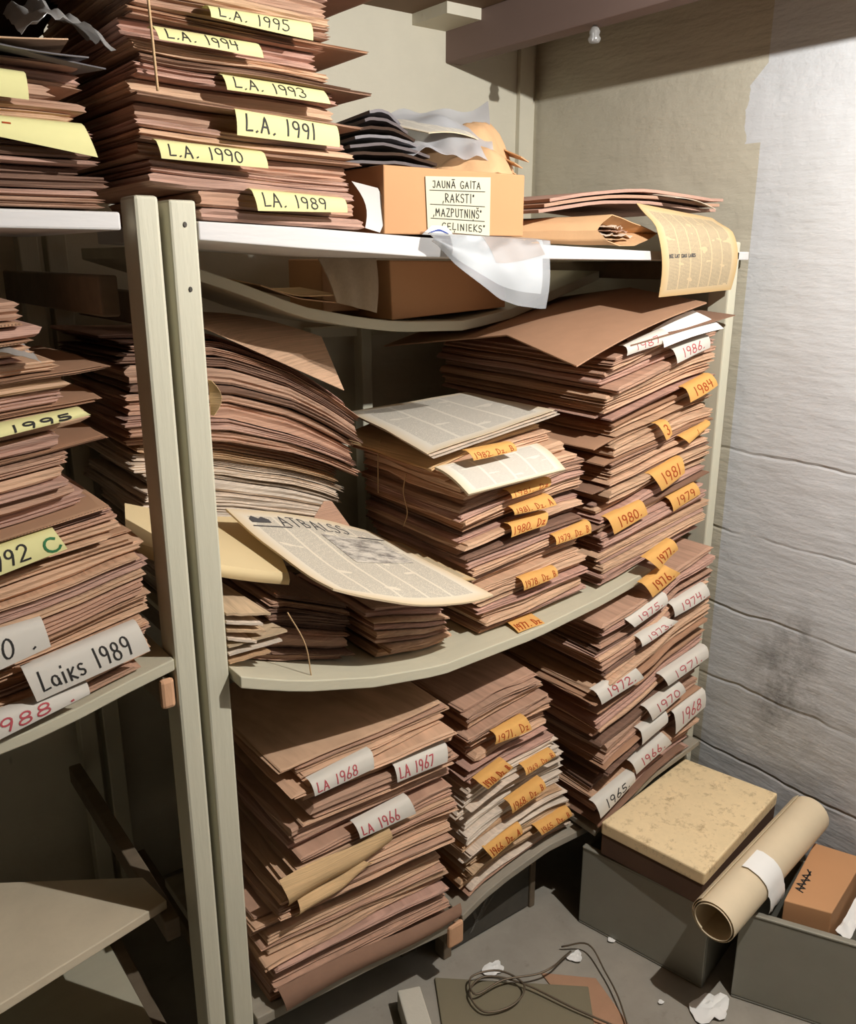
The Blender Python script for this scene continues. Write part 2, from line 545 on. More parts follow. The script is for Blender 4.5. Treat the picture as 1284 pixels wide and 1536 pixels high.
GL = {
    '0': (.5, [arc(.25, .5, .23, .48, 90, 450, 14)]),
    '1': (.25, [[(.12, 1), (.1, 0)]]),
    '2': (.5, [arc(.25, .75, .22, .24, 160, -40, 8) + [(.03, .03), (.5, .02)]]),
    '3': (.5, [arc(.22, .76, .22, .22, 150, -80, 8) + arc(.22, .27, .25, .27, 85, -150, 9)]),
    '4': (.5, [[(.08, 1), (.02, .5), (.48, .55)], [(.42, .95), (.38, 0)]]),
    '5': (.5, [[(.46, .98), (.1, .96), (.08, .58)] + arc(.2, .3, .25, .29, 100, -140, 9)]),
    '6': (.5, [[(.4, 1), (.12, .5)] + arc(.25, .25, .2, .25, 170, 530, 12)]),
    '7': (.5, [[(.02, .96), (.46, .98), (.2, 0)]]),
    '8': (.5, [arc(.25, .75, .18, .22, -90, 270, 12) + arc(.25, .26, .22, .26, 90, -270, 12)]),
    '9': (.5, [arc(.24, .73, .2, .25, 20, 380, 12) + [(.44, .6), (.36, 0)]]),
    'A': (.6, [[(.02, 0), (.3, 1), (.54, 0)], [(.12, .36), (.46, .36)]]),
    'B': (.5, [[(.06, 0), (.06, 1)] + arc(.1, .76, .3, .24, 90, -90, 7) + arc(.1, .27, .36, .27, 90, -90, 7)]),
    'C': (.5, [arc(.3, .5, .26, .5, 50, 310, 10)]),
    'c': (.6, [arc(.36, .42, .3, .4, 50, 330, 10)]),
    'D': (.55, [[(.06, 0), (.06, 1)] + arc(.06, .5, .44, .5, 90, -90, 9)]),
    'E': (.45, [[(.42, 1), (.06, .98), (.06, 0), (.44, .02)], [(.06, .52), (.36, .52)]]),
    'G': (.55, [arc(.3, .5, .26, .5, 50, 320, 10) + [(.52, .42), (.3, .42)]]),
    'I': (.2, [[(.1, 1), (.1, 0)]]),
    'J': (.4, [[(.05, .95), (.34, 1), (.32, .2)] + arc(.18, .2, .14, .2, 0, -160, 6)]),
    'K': (.5, [[(.08, 1), (.06, 0)], [(.46, .98), (.08, .45), (.48, 0)]]),
    'L': (.45, [[(.12, 1), (.04, .05), (.42, .08)]]),
    'M': (.65, [[(.04, 0), (.1, 1), (.32, .35), (.54, 1), (.6, 0)]]),
    'N': (.55, [[(.06, 0), (.08, 1), (.46, .02), (.48, 1)]]),
    'P': (.5, [[(.06, 0), (.06, 1)] + arc(.08, .74, .34, .26, 90, -90, 8)]),
    'R': (.5, [[(.06, 0), (.06, 1)] + arc(.08, .75, .32, .25, 90, -90, 8) + [(.46, 0)]]),
    'S': (.45, [arc(.24, .76, .2, .23, 40, 260, 8) + arc(.2, .27, .22, .27, 80, -140, 8)]),
    'T': (.5, [[(0, .97), (.48, 1)], [(.24, .98), (.22, 0)]]),
    'U': (.5, [[(.05, 1), (.06, .25)] + arc(.25, .25, .19, .25, 180, 360, 7) + [(.44, 1)]]),
    'Z': (.5, [[(.04, .98), (.46, 1), (.02, .02), (.48, .02)]]),
    'a': (.5, [arc(.24, .28, .2, .26, 40, 400, 10) + [(.45, .0)]]),
    'i': (.2, [[(.1, .55), (.08, 0)], [(.11, .8), (.12, .86)]]),
    'k': (.45, [[(.08, .62), (.06, 0)], [(.4, .6), (.08, .28), (.42, .0)]]),
    's': (.38, [arc(.2, .44, .15, .14, 40, 250, 6) + arc(.18, .15, .17, .15, 80, -140, 6)]),
    'z': (.4, [[(.04, .5), (.36, .52), (.02, .02), (.4, .02)]]),
    '.': (.2, [[(.07, .02), (.13, .07)]]),
    '"': (.25, [[(.06, 1), (.04, .8)], [(.18, 1), (.16, .8)]]),
    ',': (.2, [[(.12, .08), (.04, -.16)]]),
    '-': (.4, [[(.05, .4), (.35, .42)]]),
    ' ': (.4, []),
    '~': (1.0, [[(.0, .1), (.1, .9), (.18, .05), (.3, 1.0), (.36, .2), (.5, .8), (.56, .0), (.7, .9), (.8, .2), (1.0, .7)], [(.05, .5), (.95, .35)]]),
}
ACC = {'Ā': ('A', [[(.12, 1.18), (.48, 1.2)]]), 'Ņ': ('N', [[(.28, -.16), (.24, -.32)]]), 'Š': ('S', [[(.12, 1.3), (.24, 1.14), (.36, 1.3)]]), 'Ļ': ('L', [[(.26, -.14), (.22, -.3)]])}


def layout(text, gap=0.16, seed=0):
    rnd = random.Random(seed)
    x, out = 0.0, []
    for ch in text:
        base, extra = ACC.get(ch, (ch, []))
        w, st = GL.get(base, GL[' '])
        dy, s = rnd.uniform(-.04, .04), rnd.uniform(.94, 1.06)
        for pl in list(st) + list(extra):
            out.append([(x + px * s, py * s + dy) for px, py in pl])
        x += w + gap
    return out, max(x - gap, 0.01)


def writing(parent, text, fn, box_uv, width, mat, off=0.0006, name='writing', seed=0, aspect=None):
    """pen strokes laid on the surface fn inside the uv box (u0, v0, u1, v1); v grows upward"""
    strokes, w = layout(text, seed=seed)
    u0, v0, u1, v1 = box_uv
    V, F = [], []

    def S(px, py):
        u = u0 + (u1 - u0) * px / w
        v = v0 + (v1 - v0) * py
        p = Vector(fn(u, v))
        a = Vector(fn(u + .01, v)) - Vector(fn(u - .01, v))
        b = Vector(fn(u, v + .01)) - Vector(fn(u, v - .01))
        return p + a.cross(b).normalized() * off, a.normalized(), b.normalized(), a.cross(b).normalized()

    for pl in strokes:
        fine = [pl[0]]
        for p0, p1 in zip(pl, pl[1:]):
            m = max(1, int(math.dist(p0, p1) / .12))
            fine += [(p0[0] + (p1[0] - p0[0]) * j / m, p0[1] + (p1[1] - p0[1]) * j / m) for j in range(1, m + 1)]
        pts = [S(*p) for p in fine]
        base = len(V)
        for i, (p, a, b, n) in enumerate(pts):
            d = (pts[min(i + 1, len(pts) - 1)][0] - pts[max(i - 1, 0)][0])
            if d.length < 1e-9:
                d = a
            d.normalize()
            s = n.cross(d) * width * 0.5
            q = p
            if i == 0:
                q = p - d * width * 0.4
            elif i == len(pts) - 1:
                q = p + d * width * 0.4
            V += [tuple(q + s), tuple(q - s), tuple(q - s - n * off * .8), tuple(q + s - n * off * .8)]
        for i in range(len(pts) - 1):
            k = base + i * 4
            for e in range(4):
                F.append((k + e, k + (e + 1) % 4, k + 4 + (e + 1) % 4, k + 4 + e))
        F.append((base, base + 3, base + 2, base + 1))
        k = base + (len(pts) - 1) * 4
        F.append((k, k + 1, k + 2, k + 3))
    if V:
        return link_mesh(name, V, F, mat, parent)


# ------------------------------------------------------------------ the room
XW, YB, ZC, ZF, XL, YF = 1.82, 1.94, 0.575, -1.55, -1.5, -1.6
struct('floor', boxv(XL - .1, XW + .1, YF - .1, YB + .1, ZF - .1, ZF), BOXF, M['floor'])
struct('ceiling', boxv(XL - .1, XW + .1, YF - .1, YB + .1, ZC, ZC + .1), BOXF, M['ceiling'])
struct('wall_back', boxv(XL - .1, XW + .1, YB, YB + .1, ZF, ZC), BOXF, M['wall'])
struct('wall_right', boxv(XW, XW + .1, YF, YB, ZF, ZC), BOXF, M['wall_right'])
struct('wall_left', boxv(XL - .1, XL, YF, YB, ZF, ZC), BOXF, M['dim_wall'])
struct('wall_front', boxv(XL - .1, XW + .1, YF - .1, YF, ZF, ZC), BOXF, M['dim_wall'])
bm_ = struct('ceiling_beam', boxv(1.505, 1.555, YF, YB, 0.477, ZC), BOXF, M['beam'])
bevel(bm_, .003)
struct('trim_1', boxv(1.752, 1.80, 1.925, YB, ZF, ZC), BOXF, M['wall'])
struct('trim_2', boxv(1.40, 1.505, 1.80, YB, 0.55, ZC), BOXF, M['wall'])
knob = thing('glass_insulator', 'small clear glass knob fixed under the ceiling beam', 'insulator', (1.53, 1.45, 0.44))
V, F = [], []
prof = [(.0, -.034), (.011, -.033), (.014, -.026), (.010, -.019), (.012, -.012), (.008, -.004), (.004, .0)]
for r, z in prof:
    for k in range(12):
        a = 2 * math.pi * k / 12
        V.append((1.53 + max(r, .0005) * math.cos(a), 1.45 + max(r, .0005) * math.sin(a), .477 + z))
for i in range(len(prof) - 1):
    for k in range(12):
        F.append((i * 12 + k, i * 12 + (k + 1) % 12, (i + 1) * 12 + (k + 1) % 12, (i + 1) * 12 + k))
F.append(tuple(range(11, -1, -1)))
F.append(tuple(6 * 12 + k for k in range(12)))
link_mesh('glass_body', V, F, M['plastic_milky'], knob, smooth=True)

# ------------------------------------------------------------------ shelving
STOP = [(.50, .048), (.659, .043), (.894, .031), (1.134, .023), (1.458, .012), (1.80, .012)]
SBOT = [(.50, .023), (.657, .013), (.894, .000), (1.459, -.006), (1.80, -.006)]
S = [(.502, -.632), (.51, -.636), (.608, -.673), (.753, -.710), (.902, -.732), (1.142, -.723), (1.337, -.699), (1.495, -.670)]
CS = [(-.45, -.655), (.118, -.645), (.20, -.636), (.27, -.622), (.33, -.606), (.411, -.588)]
LI = [(.503, -1.335), (.759, -1.347), (.96, -1.365)]
LJ = [(.985, -1.362), (1.05, -1.335), (1.115, -1.319), (1.238, -1.300), (1.40, -1.306)]

ru = thing('shelving_unit', 'cream painted wooden shelving with sagging shelves full of newspapers, beside the white wall', 'shelving', (1.1, 1.5, ZF), 'wooden shelving units')
box('post', .460, .499, 1.20, 1.255, ZF, .075, M['post'], ru, .004)
box('post', 1.737, 1.766, 1.20, 1.255, ZF, .033, M['post'], ru, .004)
box('post', .462, .50, 1.86, 1.90, ZF, .05, M['post'], ru)
box('post', 1.72, 1.766, 1.86, 1.90, ZF, .03, M['post'], ru)
box('post', 1.183, 1.213, 1.86, 1.90, ZF, -.165, M['post'], ru)
box('post', .925, .968, 1.34, 1.38, ZF, -1.41, M['oldwood'], ru)
boardx('top_shelf', STOP, 1.20, 1.66, .02, M['shelfpaint'], ru, bot=SBOT)
boardx('middle_shelf', S, 1.165, 1.72, .021, M['shelfgrey'], ru)
boardx('bottom_shelf', LI, 1.195, 1.66, .022, M['dirtyshelf'], ru)
boardx('bottom_shelf', LJ, 1.195, 1.66, .018, M['dirtyshelf'], ru)
boardx('bottom_shelf', [(1.345, -1.283), (1.37, -1.268), (1.55, -1.208), (1.72, -1.179)], 1.15, 1.66, .014, M['dirtyshelf'], ru)
box('rail', 1.05, 1.72, 1.88, 1.92, -.19, -.165, M['post'], ru)
for z0, z1, y1 in ((-.085, -.03, 1.84), (-.66, -.615, 1.86), (-1.40, -1.362, 1.86)):
    box('crosspiece', .502, .522, 1.257, y1, z0 - .025, z1 - .025, M['oldwood'], ru)
cp = box('crosspiece', .945, .984, 1.20, 1.84, -1.424, -1.369, M['oldwood'], ru, .006)
box('raw_end', .944, .985, 1.188, 1.20, -1.425, -1.368, M['rawwood'], cp, .006)
box('crosspiece', 1.70, 1.724, 1.26, 1.84, -.05, -.01, M['oldwood'], ru)
for (x, z) in ((.481, .043), (.482, -.043)):
    V, F = [], []
    for k in range(8):
        a = 2 * math.pi * k / 8
        V += [(x + .0032 * math.cos(a), 1.2005, z + .0042 * math.sin(a)), (x + .0025 * math.cos(a), 1.1985, z + .0035 * math.sin(a))]
    F = [(2 * k, 2 * ((k + 1) % 8), 2 * ((k + 1) % 8) + 1, 2 * k + 1) for k in range(8)] + [tuple(2 * k + 1 for k in range(8))]
    link_mesh('nail', V, F, M['nail'], ru)

lu = thing('shelving_unit', 'cream painted wooden shelving with the near post at its end, holding the yellow tagged stacks', 'shelving', (0.0, 1.5, ZF), 'wooden shelving units')
box('post', .413, .447, 1.20, 1.258, ZF, .079, M['post'], lu, .005)
box('post', .41, .447, 1.86, 1.90, ZF, .05, M['post'], lu)
box('top_shelf', -.45, .394, 1.20, 1.68, .034, .057, M['shelfpaint'], lu)
boardx('middle_shelf', CS, 1.198, 1.72, .019, M['shelfgrey'], lu)
box('crosspiece', .376, .402, 1.262, 1.86, -.08, -.024, M['oldwood'], lu)
cp = box('crosspiece', .389, .410, 1.215, 1.86, -.671, -.625, M['oldwood'], lu, .006)
box('raw_end', .388, .411, 1.203, 1.215, -.672, -.622, M['rawwood'], cp, .006)
box('crosspiece', .376, .402, 1.262, 1.86, -1.145, -1.102, M['oldwood'], lu)
box('crosspiece', .376, .402, 1.262, 1.86, -1.50, -1.46, M['oldwood'], lu)
V = [(-.4, 1.18, -1.08), (.108, 1.222, -1.08), (.390, 1.287, -1.08), (.377, 1.37, -1.08), (.167, 1.51, -1.08), (-.4, 1.88, -1.08)]
n = len(V)
V2 = [(x, y, z - .018) for x, y, z in V]
bevel(link_mesh('lower_shelf', V2 + V, [tuple(range(n - 1, -1, -1)), tuple(range(n, 2 * n))] + [(i, (i + 1) % n, n + (i + 1) % n, n + i) for i in range(n)], M['lowboard'], lu), .002)
V = [(.02, 1.30, -1.44), (.24, 1.24, -1.44), (.375, 1.30, -1.44), (.37, 1.72, -1.44), (.02, 1.72, -1.44)]
n = len(V)
V2 = [(x, y, z - .018) for x, y, z in V]
bevel(link_mesh('bottom_shelf', V2 + V, [tuple(range(n - 1, -1, -1)), tuple(range(n, 2 * n))] + [(i, (i + 1) % n, n + (i + 1) % n, n + i) for i in range(n)], M['shelfgrey'], lu), .002)

# dusty panel below the right bottom shelf
pn = thing('wooden_crate', 'dusty dark wooden crate under the bottom shelf, draped with cobwebs', 'crate', (1.16, 1.4, ZF))
bevel(link_mesh('front_panel', [(1.022, 1.285, -1.545), (1.27, 1.285, -1.545), (1.27, 1.30, -1.545), (1.022, 1.30, -1.545), (1.022, 1.285, -1.376), (1.27, 1.285, -1.328), (1.27, 1.30, -1.328), (1.022, 1.30, -1.376)], BOXF, M['darkwood'], pn), .002)
box('corner_post', .998, 1.021, 1.275, 1.31, ZF, -1.386, M['oldwood'], pn)
box('corner_post', 1.271, 1.288, 1.28, 1.31, ZF, -1.33, M['oldwood'], pn)
box('side_panel', 1.275, 1.287, 1.315, 1.60, -1.545, -1.33, M['darkwood'], pn)
wb = [(1.06, 1.281, -1.36), (1.16, 1.281, -1.40), (1.24, 1.281, -1.36), (1.10, 1.279, -1.50), (1.13, 1.28, -1.45), (1.08, 1.279, -1.52)]
V, F = [], []
for a, b in ((0, 3), (1, 3), (2, 4), (4, 5), (1, 5), (2, 3), (0, 4)):
    p, q = Vector(wb[a]), Vector(wb[b])
    k = len(V)
    w = Vector((.004, 0, .002))
    V += [tuple(p - w), tuple(p + w), tuple(q + w), tuple(q - w)]
    F.append((k, k + 1, k + 2, k + 3))
link_mesh('cobweb', V, F, M['cobweb'], pn)

# ------------------------------------------------------------------ newspapers in stacks
rng = random.Random(7)
NX, NY = 12, 4


def lift(tab, d=.002):
    return [(a, b + d) for a, b in tab]


def stack(st):
    """one mesh object per newspaper; all lie between neighbouring layer surfaces of the stack"""
    n = st['n']
    sd = st['seed']
    rnd = random.Random(sd)
    wts = [rnd.choice((.55, .8, 1, 1.2, 1.5)) for _ in range(n)]
    for q, o_v in st.get('over', {}).items():
        wts[q] = .42 if o_v.get('m') == 'corrugated' else .5
    tot = sum(wts)
    T = [0.0]
    for w in wts:
        T.append(T[-1] + w / tot)
    zb, zt = st['zb'], st['zt']
    yfront = st.get('yf', [(0, 1.2), (1, 1.2)])
    dz = st.get('dzy', [(0, 0.0), (1, 0.0)])
    amp = st.get('amp', 0.0035)
    nextshift, setback, bx, bsk = 0, 0.0, 0.0, 0.0
    thick = (interp(zt, st['xm']) - interp(zb, st['xm']))

    def Z(t, x, y):
        z = interp(zb, x) * (1 - t) + interp(zt, x) * t
        z += interp(dz, t) * (y - 1.2)
        k = min(t, 1.0, max(0.0, t)) * n
        f = min(1.0, t * 6)
        z += amp * f * nz(x * 6.5 + sd, k * 0.33, sd * 1.7) + amp * .6 * f * nz(x * 3 + sd, y * 5, k * .21)
        return z

    for i in range(n):
        t0, t1 = T[i], T[i + 1]
        tm = (t0 + t1) / 2
        h = (t1 - t0) * thick
        xl = interp(st['xl'], tm) + rnd.gauss(0, st.get('jx', .006))
        xr = interp(st['xr'], tm) + rnd.gauss(0, st.get('jx', .006))
        yf = interp(yfront, tm) + min(0.006, rnd.gauss(0.002, st.get('jy', .004)))
        yb = yf + st['depth'] + rnd.gauss(0, .008)
        skew = rnd.gauss(0, .006) + bsk
        ov = st.get('over', {}).get(i)
        mk = rnd.choice(interp_mats(st['mats'], tm))
        leafy = rnd.random() < st.get('leafy', .4)
        pages = rnd.choice((3, 4)) if leafy else 2
        R = 2 * pages + 1
        if i >= nextshift:
            setback = rnd.choice((0, 0, .003, .007, .012)) * st.get('back', 1)
            nextshift = i + rnd.randint(1, 5)
            bx = st.get('blockx', .4) * rnd.choice((0, .0, .012, .022, .032))
            bsk = st.get('blockx', .4) * rnd.gauss(0, .014)
        yf += setback
        if rnd.random() < st.get('gaps', .36):
            yf += rnd.uniform(.008, .02)
        xl += bx
        xr = min(xr, st.get('xmax', 9))
        if ov:
            xl -= ov.get('l', 0)
            xr += ov.get('r', 0)
            yf -= ov.get('f', 0)
            mk = ov.get('m', mk)
        g = 0.0045
        gap = 0.0006 if amp < .0045 else .0012
        rag = st.get('rag', .006)
        V, F = [], []
        per = [(a, 0) for a in range(NX)] + [(NX, b) for b in range(NY)] + [(a, NY) for a in range(NX, 0, -1)] + [(0, b) for b in range(NY, 0, -1)]
        for r in range(R):
            fr = r / (R - 1)
            if leafy:
                groove = rnd.uniform(.002, .009) if r % 2 == 0 else rnd.uniform(0, .003)
            else:
                groove = (.0075, .0006, .0022, .0002, .0075)[r]
            lj, rj = rnd.gauss(0, rag), rnd.gauss(0, rag)
            for a, b in per:
                u, v = a / NX, b / NY
                x = xl + (xr - xl) * u
                y = yf + (yb - yf) * v + skew * (u - .5)
                if b == 0:
                    y += groove * (0.8 + .5 * nz(u * 7, r * 3.1, i + sd)) + .004 * nz(u * 4 + 9, r * .5, i * 3.3 + sd)
                if a == 0:
                    x += groove * 1.1 + abs(lj) * .35 + .004 * nz(v * 6, r * .9, i * 1.9) + rag * .8 * abs(nz(v * 3, r * .6, i + 4.4)) * (1.6 if b == 0 else 1)
                if a == NX:
                    x -= groove * 1.1 + abs(rj) * .35 + .004 * nz(v * 6, r * .9, i * 2.3) + rag * .8 * abs(nz(v * 3 + 5, r * .6, i + 1.4)) * (1.6 if b == 0 else 1)
                z0, z1 = Z(t0, x, y) + gap, Z(t1, x, y) - gap
                V.append((x, y, z0 + (z1 - z0) * fr))
        np_ = len(per)
        for r in range(R - 1):
            for k in range(np_):
                k2 = (k + 1) % np_
                F.append((r * np_ + k, r * np_ + k2, (r + 1) * np_ + k2, (r + 1) * np_ + k))
        pid = {p: k for k, p in enumerate(per)}
        for top in (0, 1):
            base = (R - 1) * np_ if top else 0
            ids = {}
            for b in range(NY + 1):
                for a in range(NX + 1):
                    if (a, b) in pid:
                        ids[(a, b)] = base + pid[(a, b)]
                    else:
                        u, v = a / NX, b / NY
                        x = xl + (xr - xl) * u
                        y = yf + (yb - yf) * v + skew * (u - .5)
                        ids[(a, b)] = len(V)
                        V.append((x, y, (Z(t1, x, y) - gap) if top else (Z(t0, x, y) + gap)))
            for b in range(NY):
                for a in range(NX):
                    q = (ids[(a, b)], ids[(a + 1, b)], ids[(a + 1, b + 1)], ids[(a, b + 1)])
                    F.append(q if top else tuple(reversed(q)))
        zc = (interp(zb, st['xm']) * (1 - tm) + interp(zt, st['xm']) * tm)
        lab, grp = segment(st, tm, mk)
        nm = 'newspaper'
        cat = 'newspaper'
        if ov and ov.get('m') in ('card', 'carddark', 'corrugated'):
            nm, cat = 'cardboard_sheet', 'cardboard sheet'
            lab, grp = ov['lab'], None
        o = link_mesh(nm, V, F, M[mk], smooth=False)
        tag(o, lab, cat, grp)


def interp_mats(tab, t):
    for lim, ms in tab:
        if t <= lim:
            return ms
    return tab[-1][1]


COLW = {'brown': 'brown', 'tan': 'brown', 'pink': 'brown', 'dark': 'brown', 'cream': 'yellowed', 'white': 'off-white', 'pale': 'yellowed'}


def segment(st, t, mk):
    for lim, phrase in st['seg']:
        if t <= lim:
            break
    c = COLW.get(mk, 'brown')
    return '%s folded newspaper %s' % (c, phrase), '%s newspapers %s' % (c, phrase)


BR = ['brown', 'tan', 'pink', 'brown', 'pink']
BD = ['brown', 'pink', 'dark', 'brown']
stack(dict(seed=11, n=27, xm=.58, zb=[(.40, .060), (.50, .050), (.79, .040)], zt=[(.40, .41), (.79, .40)],
           xl=[(0, .503), (.11, .503), (.12, .44), (.2, .425), (1, .42)], xr=[(0, .783), (.15, .755), (.4, .735), (.6, .712), (.85, .735), (1, .735)],
           depth=.40, mats=[(1, ['brown', 'pink', 'pink', 'tan'])], rag=.003, amp=.004, back=.6,
           seg=[(.18, 'by the lowest yellow tag, L.A. 1989, on the top shelf'), (.31, 'by the second-lowest yellow tag, L.A. 1990, on the top shelf'), (.44, 'by the broadest yellow tag, L.A. 1991, on the top shelf'),
                (.56, 'by the middle yellow tag, L.A. 1993, on the top shelf'), (.70, 'by the string and the L.A. 1994 tag, top shelf'), (2, 'by the uppermost yellow tag, L.A. 1995, on the top shelf')],
           over={5: dict(r=.03, f=.006, m='carddark', lab='brown cardboard folder cover just above the yellow L.A. 1989 tag'),
                 9: dict(r=.04, f=.01, m='carddark', lab='brown cardboard folder cover between the L.A. 1990 and L.A. 1991 tags'),
                 13: dict(r=.06, l=.0, f=.006, m='carddark', lab='long brown cardboard cover jutting out just above the L.A. 1991 tag'),
                 14: dict(r=.045, f=.004, m='carddark', lab='brown cardboard cover just under the L.A. 1993 tag'),
                 19: dict(r=.06, f=.0, m='card', lab='brown cardboard cover jutting out below the L.A. 1994 tag'),
                 24: dict(r=.06, f=.01, m='carddark', lab='brown cardboard cover jutting out above the L.A. 1995 tag')}))
stack(dict(seed=12, n=15, xm=.2, zb=[(-.1, .060), (.40, .060)], zt=[(-.1, .235), (.40, .228)],
           xl=[(0, -.06), (1, -.06)], xr=[(0, .392), (.3, .372), (.5, .372), (.62, .355), (.75, .33), (.88, .372), (1, .385)],
           depth=.36, mats=[(.4, ['brown', 'dark', 'pink']), (1, BR)], rag=.010, jx=.012,
           seg=[(.5, 'below the yellow tag with the red mark'), (2, 'above the yellow tag with the red mark')]))
stack(dict(xmax=.392, seed=13, n=40, xm=.25, zb=lift(CS), zt=[(-.2, -.09), (.2, -.055), (.39, -.04)],
           xl=[(0, -.25), (1, -.25)], xr=[(0, .385), (.1, .388), (.2, .392), (.33, .385), (.45, .355), (.52, .33), (.58, .292), (.66, .305), (.75, .33), (.84, .298), (.88, .27), (1, .268)],
           depth=.34, mats=[(1, ['tan', 'brown', 'pink', 'tan'])], rag=.014, jx=.01, amp=.005,
           seg=[(.16, 'beside the white Laiks 1989 tag'), (.34, 'under the white tag with the dot, 1990'), (.56, 'beside the yellow 1992 tag with the green letter'), (.8, 'by the narrow yellow 1995 tag under the top shelf'), (2, 'at the top of the stack under the left top shelf')],
           over={15: dict(r=.012, f=.004, m='corrugated', lab='corrugated cardboard sheet below the yellow 1992 tag'),
                 20: dict(r=.0, f=.004, m='corrugated', lab='corrugated cardboard sheet above the yellow 1992 tag'),
                 26: dict(r=.045, f=.004, m='card', lab='brown cardboard flap sticking out well below the 1995 tag'),
                 29: dict(r=.04, f=.004, m='card', lab='brown cardboard flap sticking out just below the 1995 tag'),
                 32: dict(r=.06, f=.004, m='card', lab='brown cardboard flap sticking out above the 1995 tag'),
                 36: dict(r=.0, f=.01, m='corrugated', lab='corrugated cardboard sheet beside the crumpled clear plastic'),
                 38: dict(r=-.005, f=.01, m='corrugated', lab='corrugated cardboard sheet near the top of the far stack')}))
stack(dict(seed=14, n=28, xm=.68, zb=lift(S), zt=[(.46, -.125), (.64, -.135), (.78, -.185), (.87, -.24), (.94, -.295)],
           xl=[(0, .505), (.2, .50), (.6, .462), (.7, .455), (1, .46)], xr=[(0, .905), (.6, .905), (.66, .92), (.75, .935), (1, .93)],
           yf=[(0, 1.5), (.64, 1.5), (.68, 1.465), (.85, 1.47), (1, 1.5)], depth=.34, mats=[(.63, ['white', 'white', 'pale', 'white']), (1, BD)], amp=.006, leafy=.85,
           seg=[(.64, 'in the lower half of the stack behind the two front posts'), (2, 'in the upper half of the stack behind the two front posts')], jx=.012, rag=.01))
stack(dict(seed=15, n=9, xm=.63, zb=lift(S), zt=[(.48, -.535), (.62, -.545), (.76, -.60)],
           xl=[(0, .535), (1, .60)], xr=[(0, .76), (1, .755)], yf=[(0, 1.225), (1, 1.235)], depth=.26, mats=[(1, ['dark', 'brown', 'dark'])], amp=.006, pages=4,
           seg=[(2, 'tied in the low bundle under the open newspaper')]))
stack(dict(seed=17, n=8, xm=.88, zb=lift(S), zt=[(.77, -.598), (.88, -.622), (.99, -.645)],
           xl=[(0, .782), (1, .785)], xr=[(0, .965), (1, .962)], yf=[(0, 1.21), (1, 1.22)], depth=.27, mats=[(1, ['brown', 'dark', 'tan', 'pink'])], amp=.005,
           seg=[(2, 'in the short stack under the overhanging corner of the open newspaper')], rag=.008))
FS = ['beside the orange 1978 tag', 'beside the orange 1980 tag', 'beside the orange 1981 tags', 'at the top of the middle shelf stack']
stack(dict(seed=18, n=27, xm=1.14, zb=lift(S), zt=[(.9, -.395), (.97, -.375), (1.1, -.345), (1.25, -.325)],
           xl=[(0, 1.015), (.3, 1.005), (.45, .982), (.7, .975), (.9, .965), (1, .935)], xr=[(0, 1.325), (.25, 1.31), (.5, 1.31), (.8, 1.30), (.9, 1.265), (1, 1.235)],
           yf=[(0, 1.2), (.78, 1.2), (.9, 1.215), (1, 1.25)], depth=.34, dzy=[(0, 0), (1, .03)],
           mats=[(.3, ['brown', 'tan', 'pink']), (.85, ['brown', 'pink', 'pink', 'tan', 'dark']), (1, ['tan', 'cream', 'tan'])], rag=.012,
           seg=[(.4, 'by the lowest upright orange tag, 1978, on the middle shelf'), (.64, 'by the pale orange 1980 tag on the middle shelf'), (.84, 'just under the drooping white newspaper, middle shelf stack'), (2, 'by the topmost orange tag of the middle shelf stack')],
           over={17: dict(r=.0, l=.0, f=.006, m='card', lab='brown cardboard sheet between the orange 1981 and 1980 tags')}))
GS = [(.14, 'at the shelf end by the orange 1977 tag'), (.28, 'by the half-shaded orange 1980 tag in the tall stack'), (.45, 'by the large orange 1981 tag in the tall stack'), (.66, 'beside the small orange tag reading 3'), (.84, 'by the highest orange tag, 1984, of the tall stack'), (2, 'by the white 1987 tag under the cardboard cover')]
stack(dict(xmax=1.728, seed=19, n=42, xm=1.54, zb=lift(S) + [(1.60, -.648), (1.78, -.615)], zt=[(1.33, -.205), (1.5, -.165), (1.64, -.135), (1.74, -.125)],
           xl=[(0, 1.345), (.35, 1.352), (.6, 1.385), (.7, 1.40), (.74, 1.36), (1, 1.348)], xr=[(0, 1.70), (.15, 1.715), (.3, 1.722), (.6, 1.722), (.8, 1.722), (1, 1.715)],
           yf=[(0, 1.185), (1, 1.2)], depth=.56, dzy=[(0, 0), (1, .02)], mats=[(.3, ['brown', 'pink', 'tan']), (1, ['brown', 'tan', 'pink', 'tan'])], rag=.010, amp=.006,
           seg=GS,
           over={10: dict(l=.03, f=.008, m='carddark', lab='dark cardboard cover just above the orange 1977 tag'),
                 16: dict(l=.035, f=.01, m='carddark', lab='dark cardboard cover above the orange 1980 tag in the tall stack'),
                 22: dict(l=.04, r=.0, f=.008, m='card', lab='brown cardboard cover above the orange 1981 tag of the tall stack'),
                 26: dict(l=.05, r=.0, f=.006, m='card', lab='brown cardboard cover below the orange tag reading 3'),
                 29: dict(r=.006, f=.006, m='card', lab='brown cardboard cover above the orange tag reading 3')}))
HS = [(.16, 'at the foot of the tall stack behind the cream carton'), (.38, 'by the blank white tag below 1970'), (.62, 'by the white corner tag, 1972, below the middle shelf'), (.82, 'by the narrow white 1973 tag below the middle shelf'), (2, 'by the white 1975 tag right under the shelf end')]
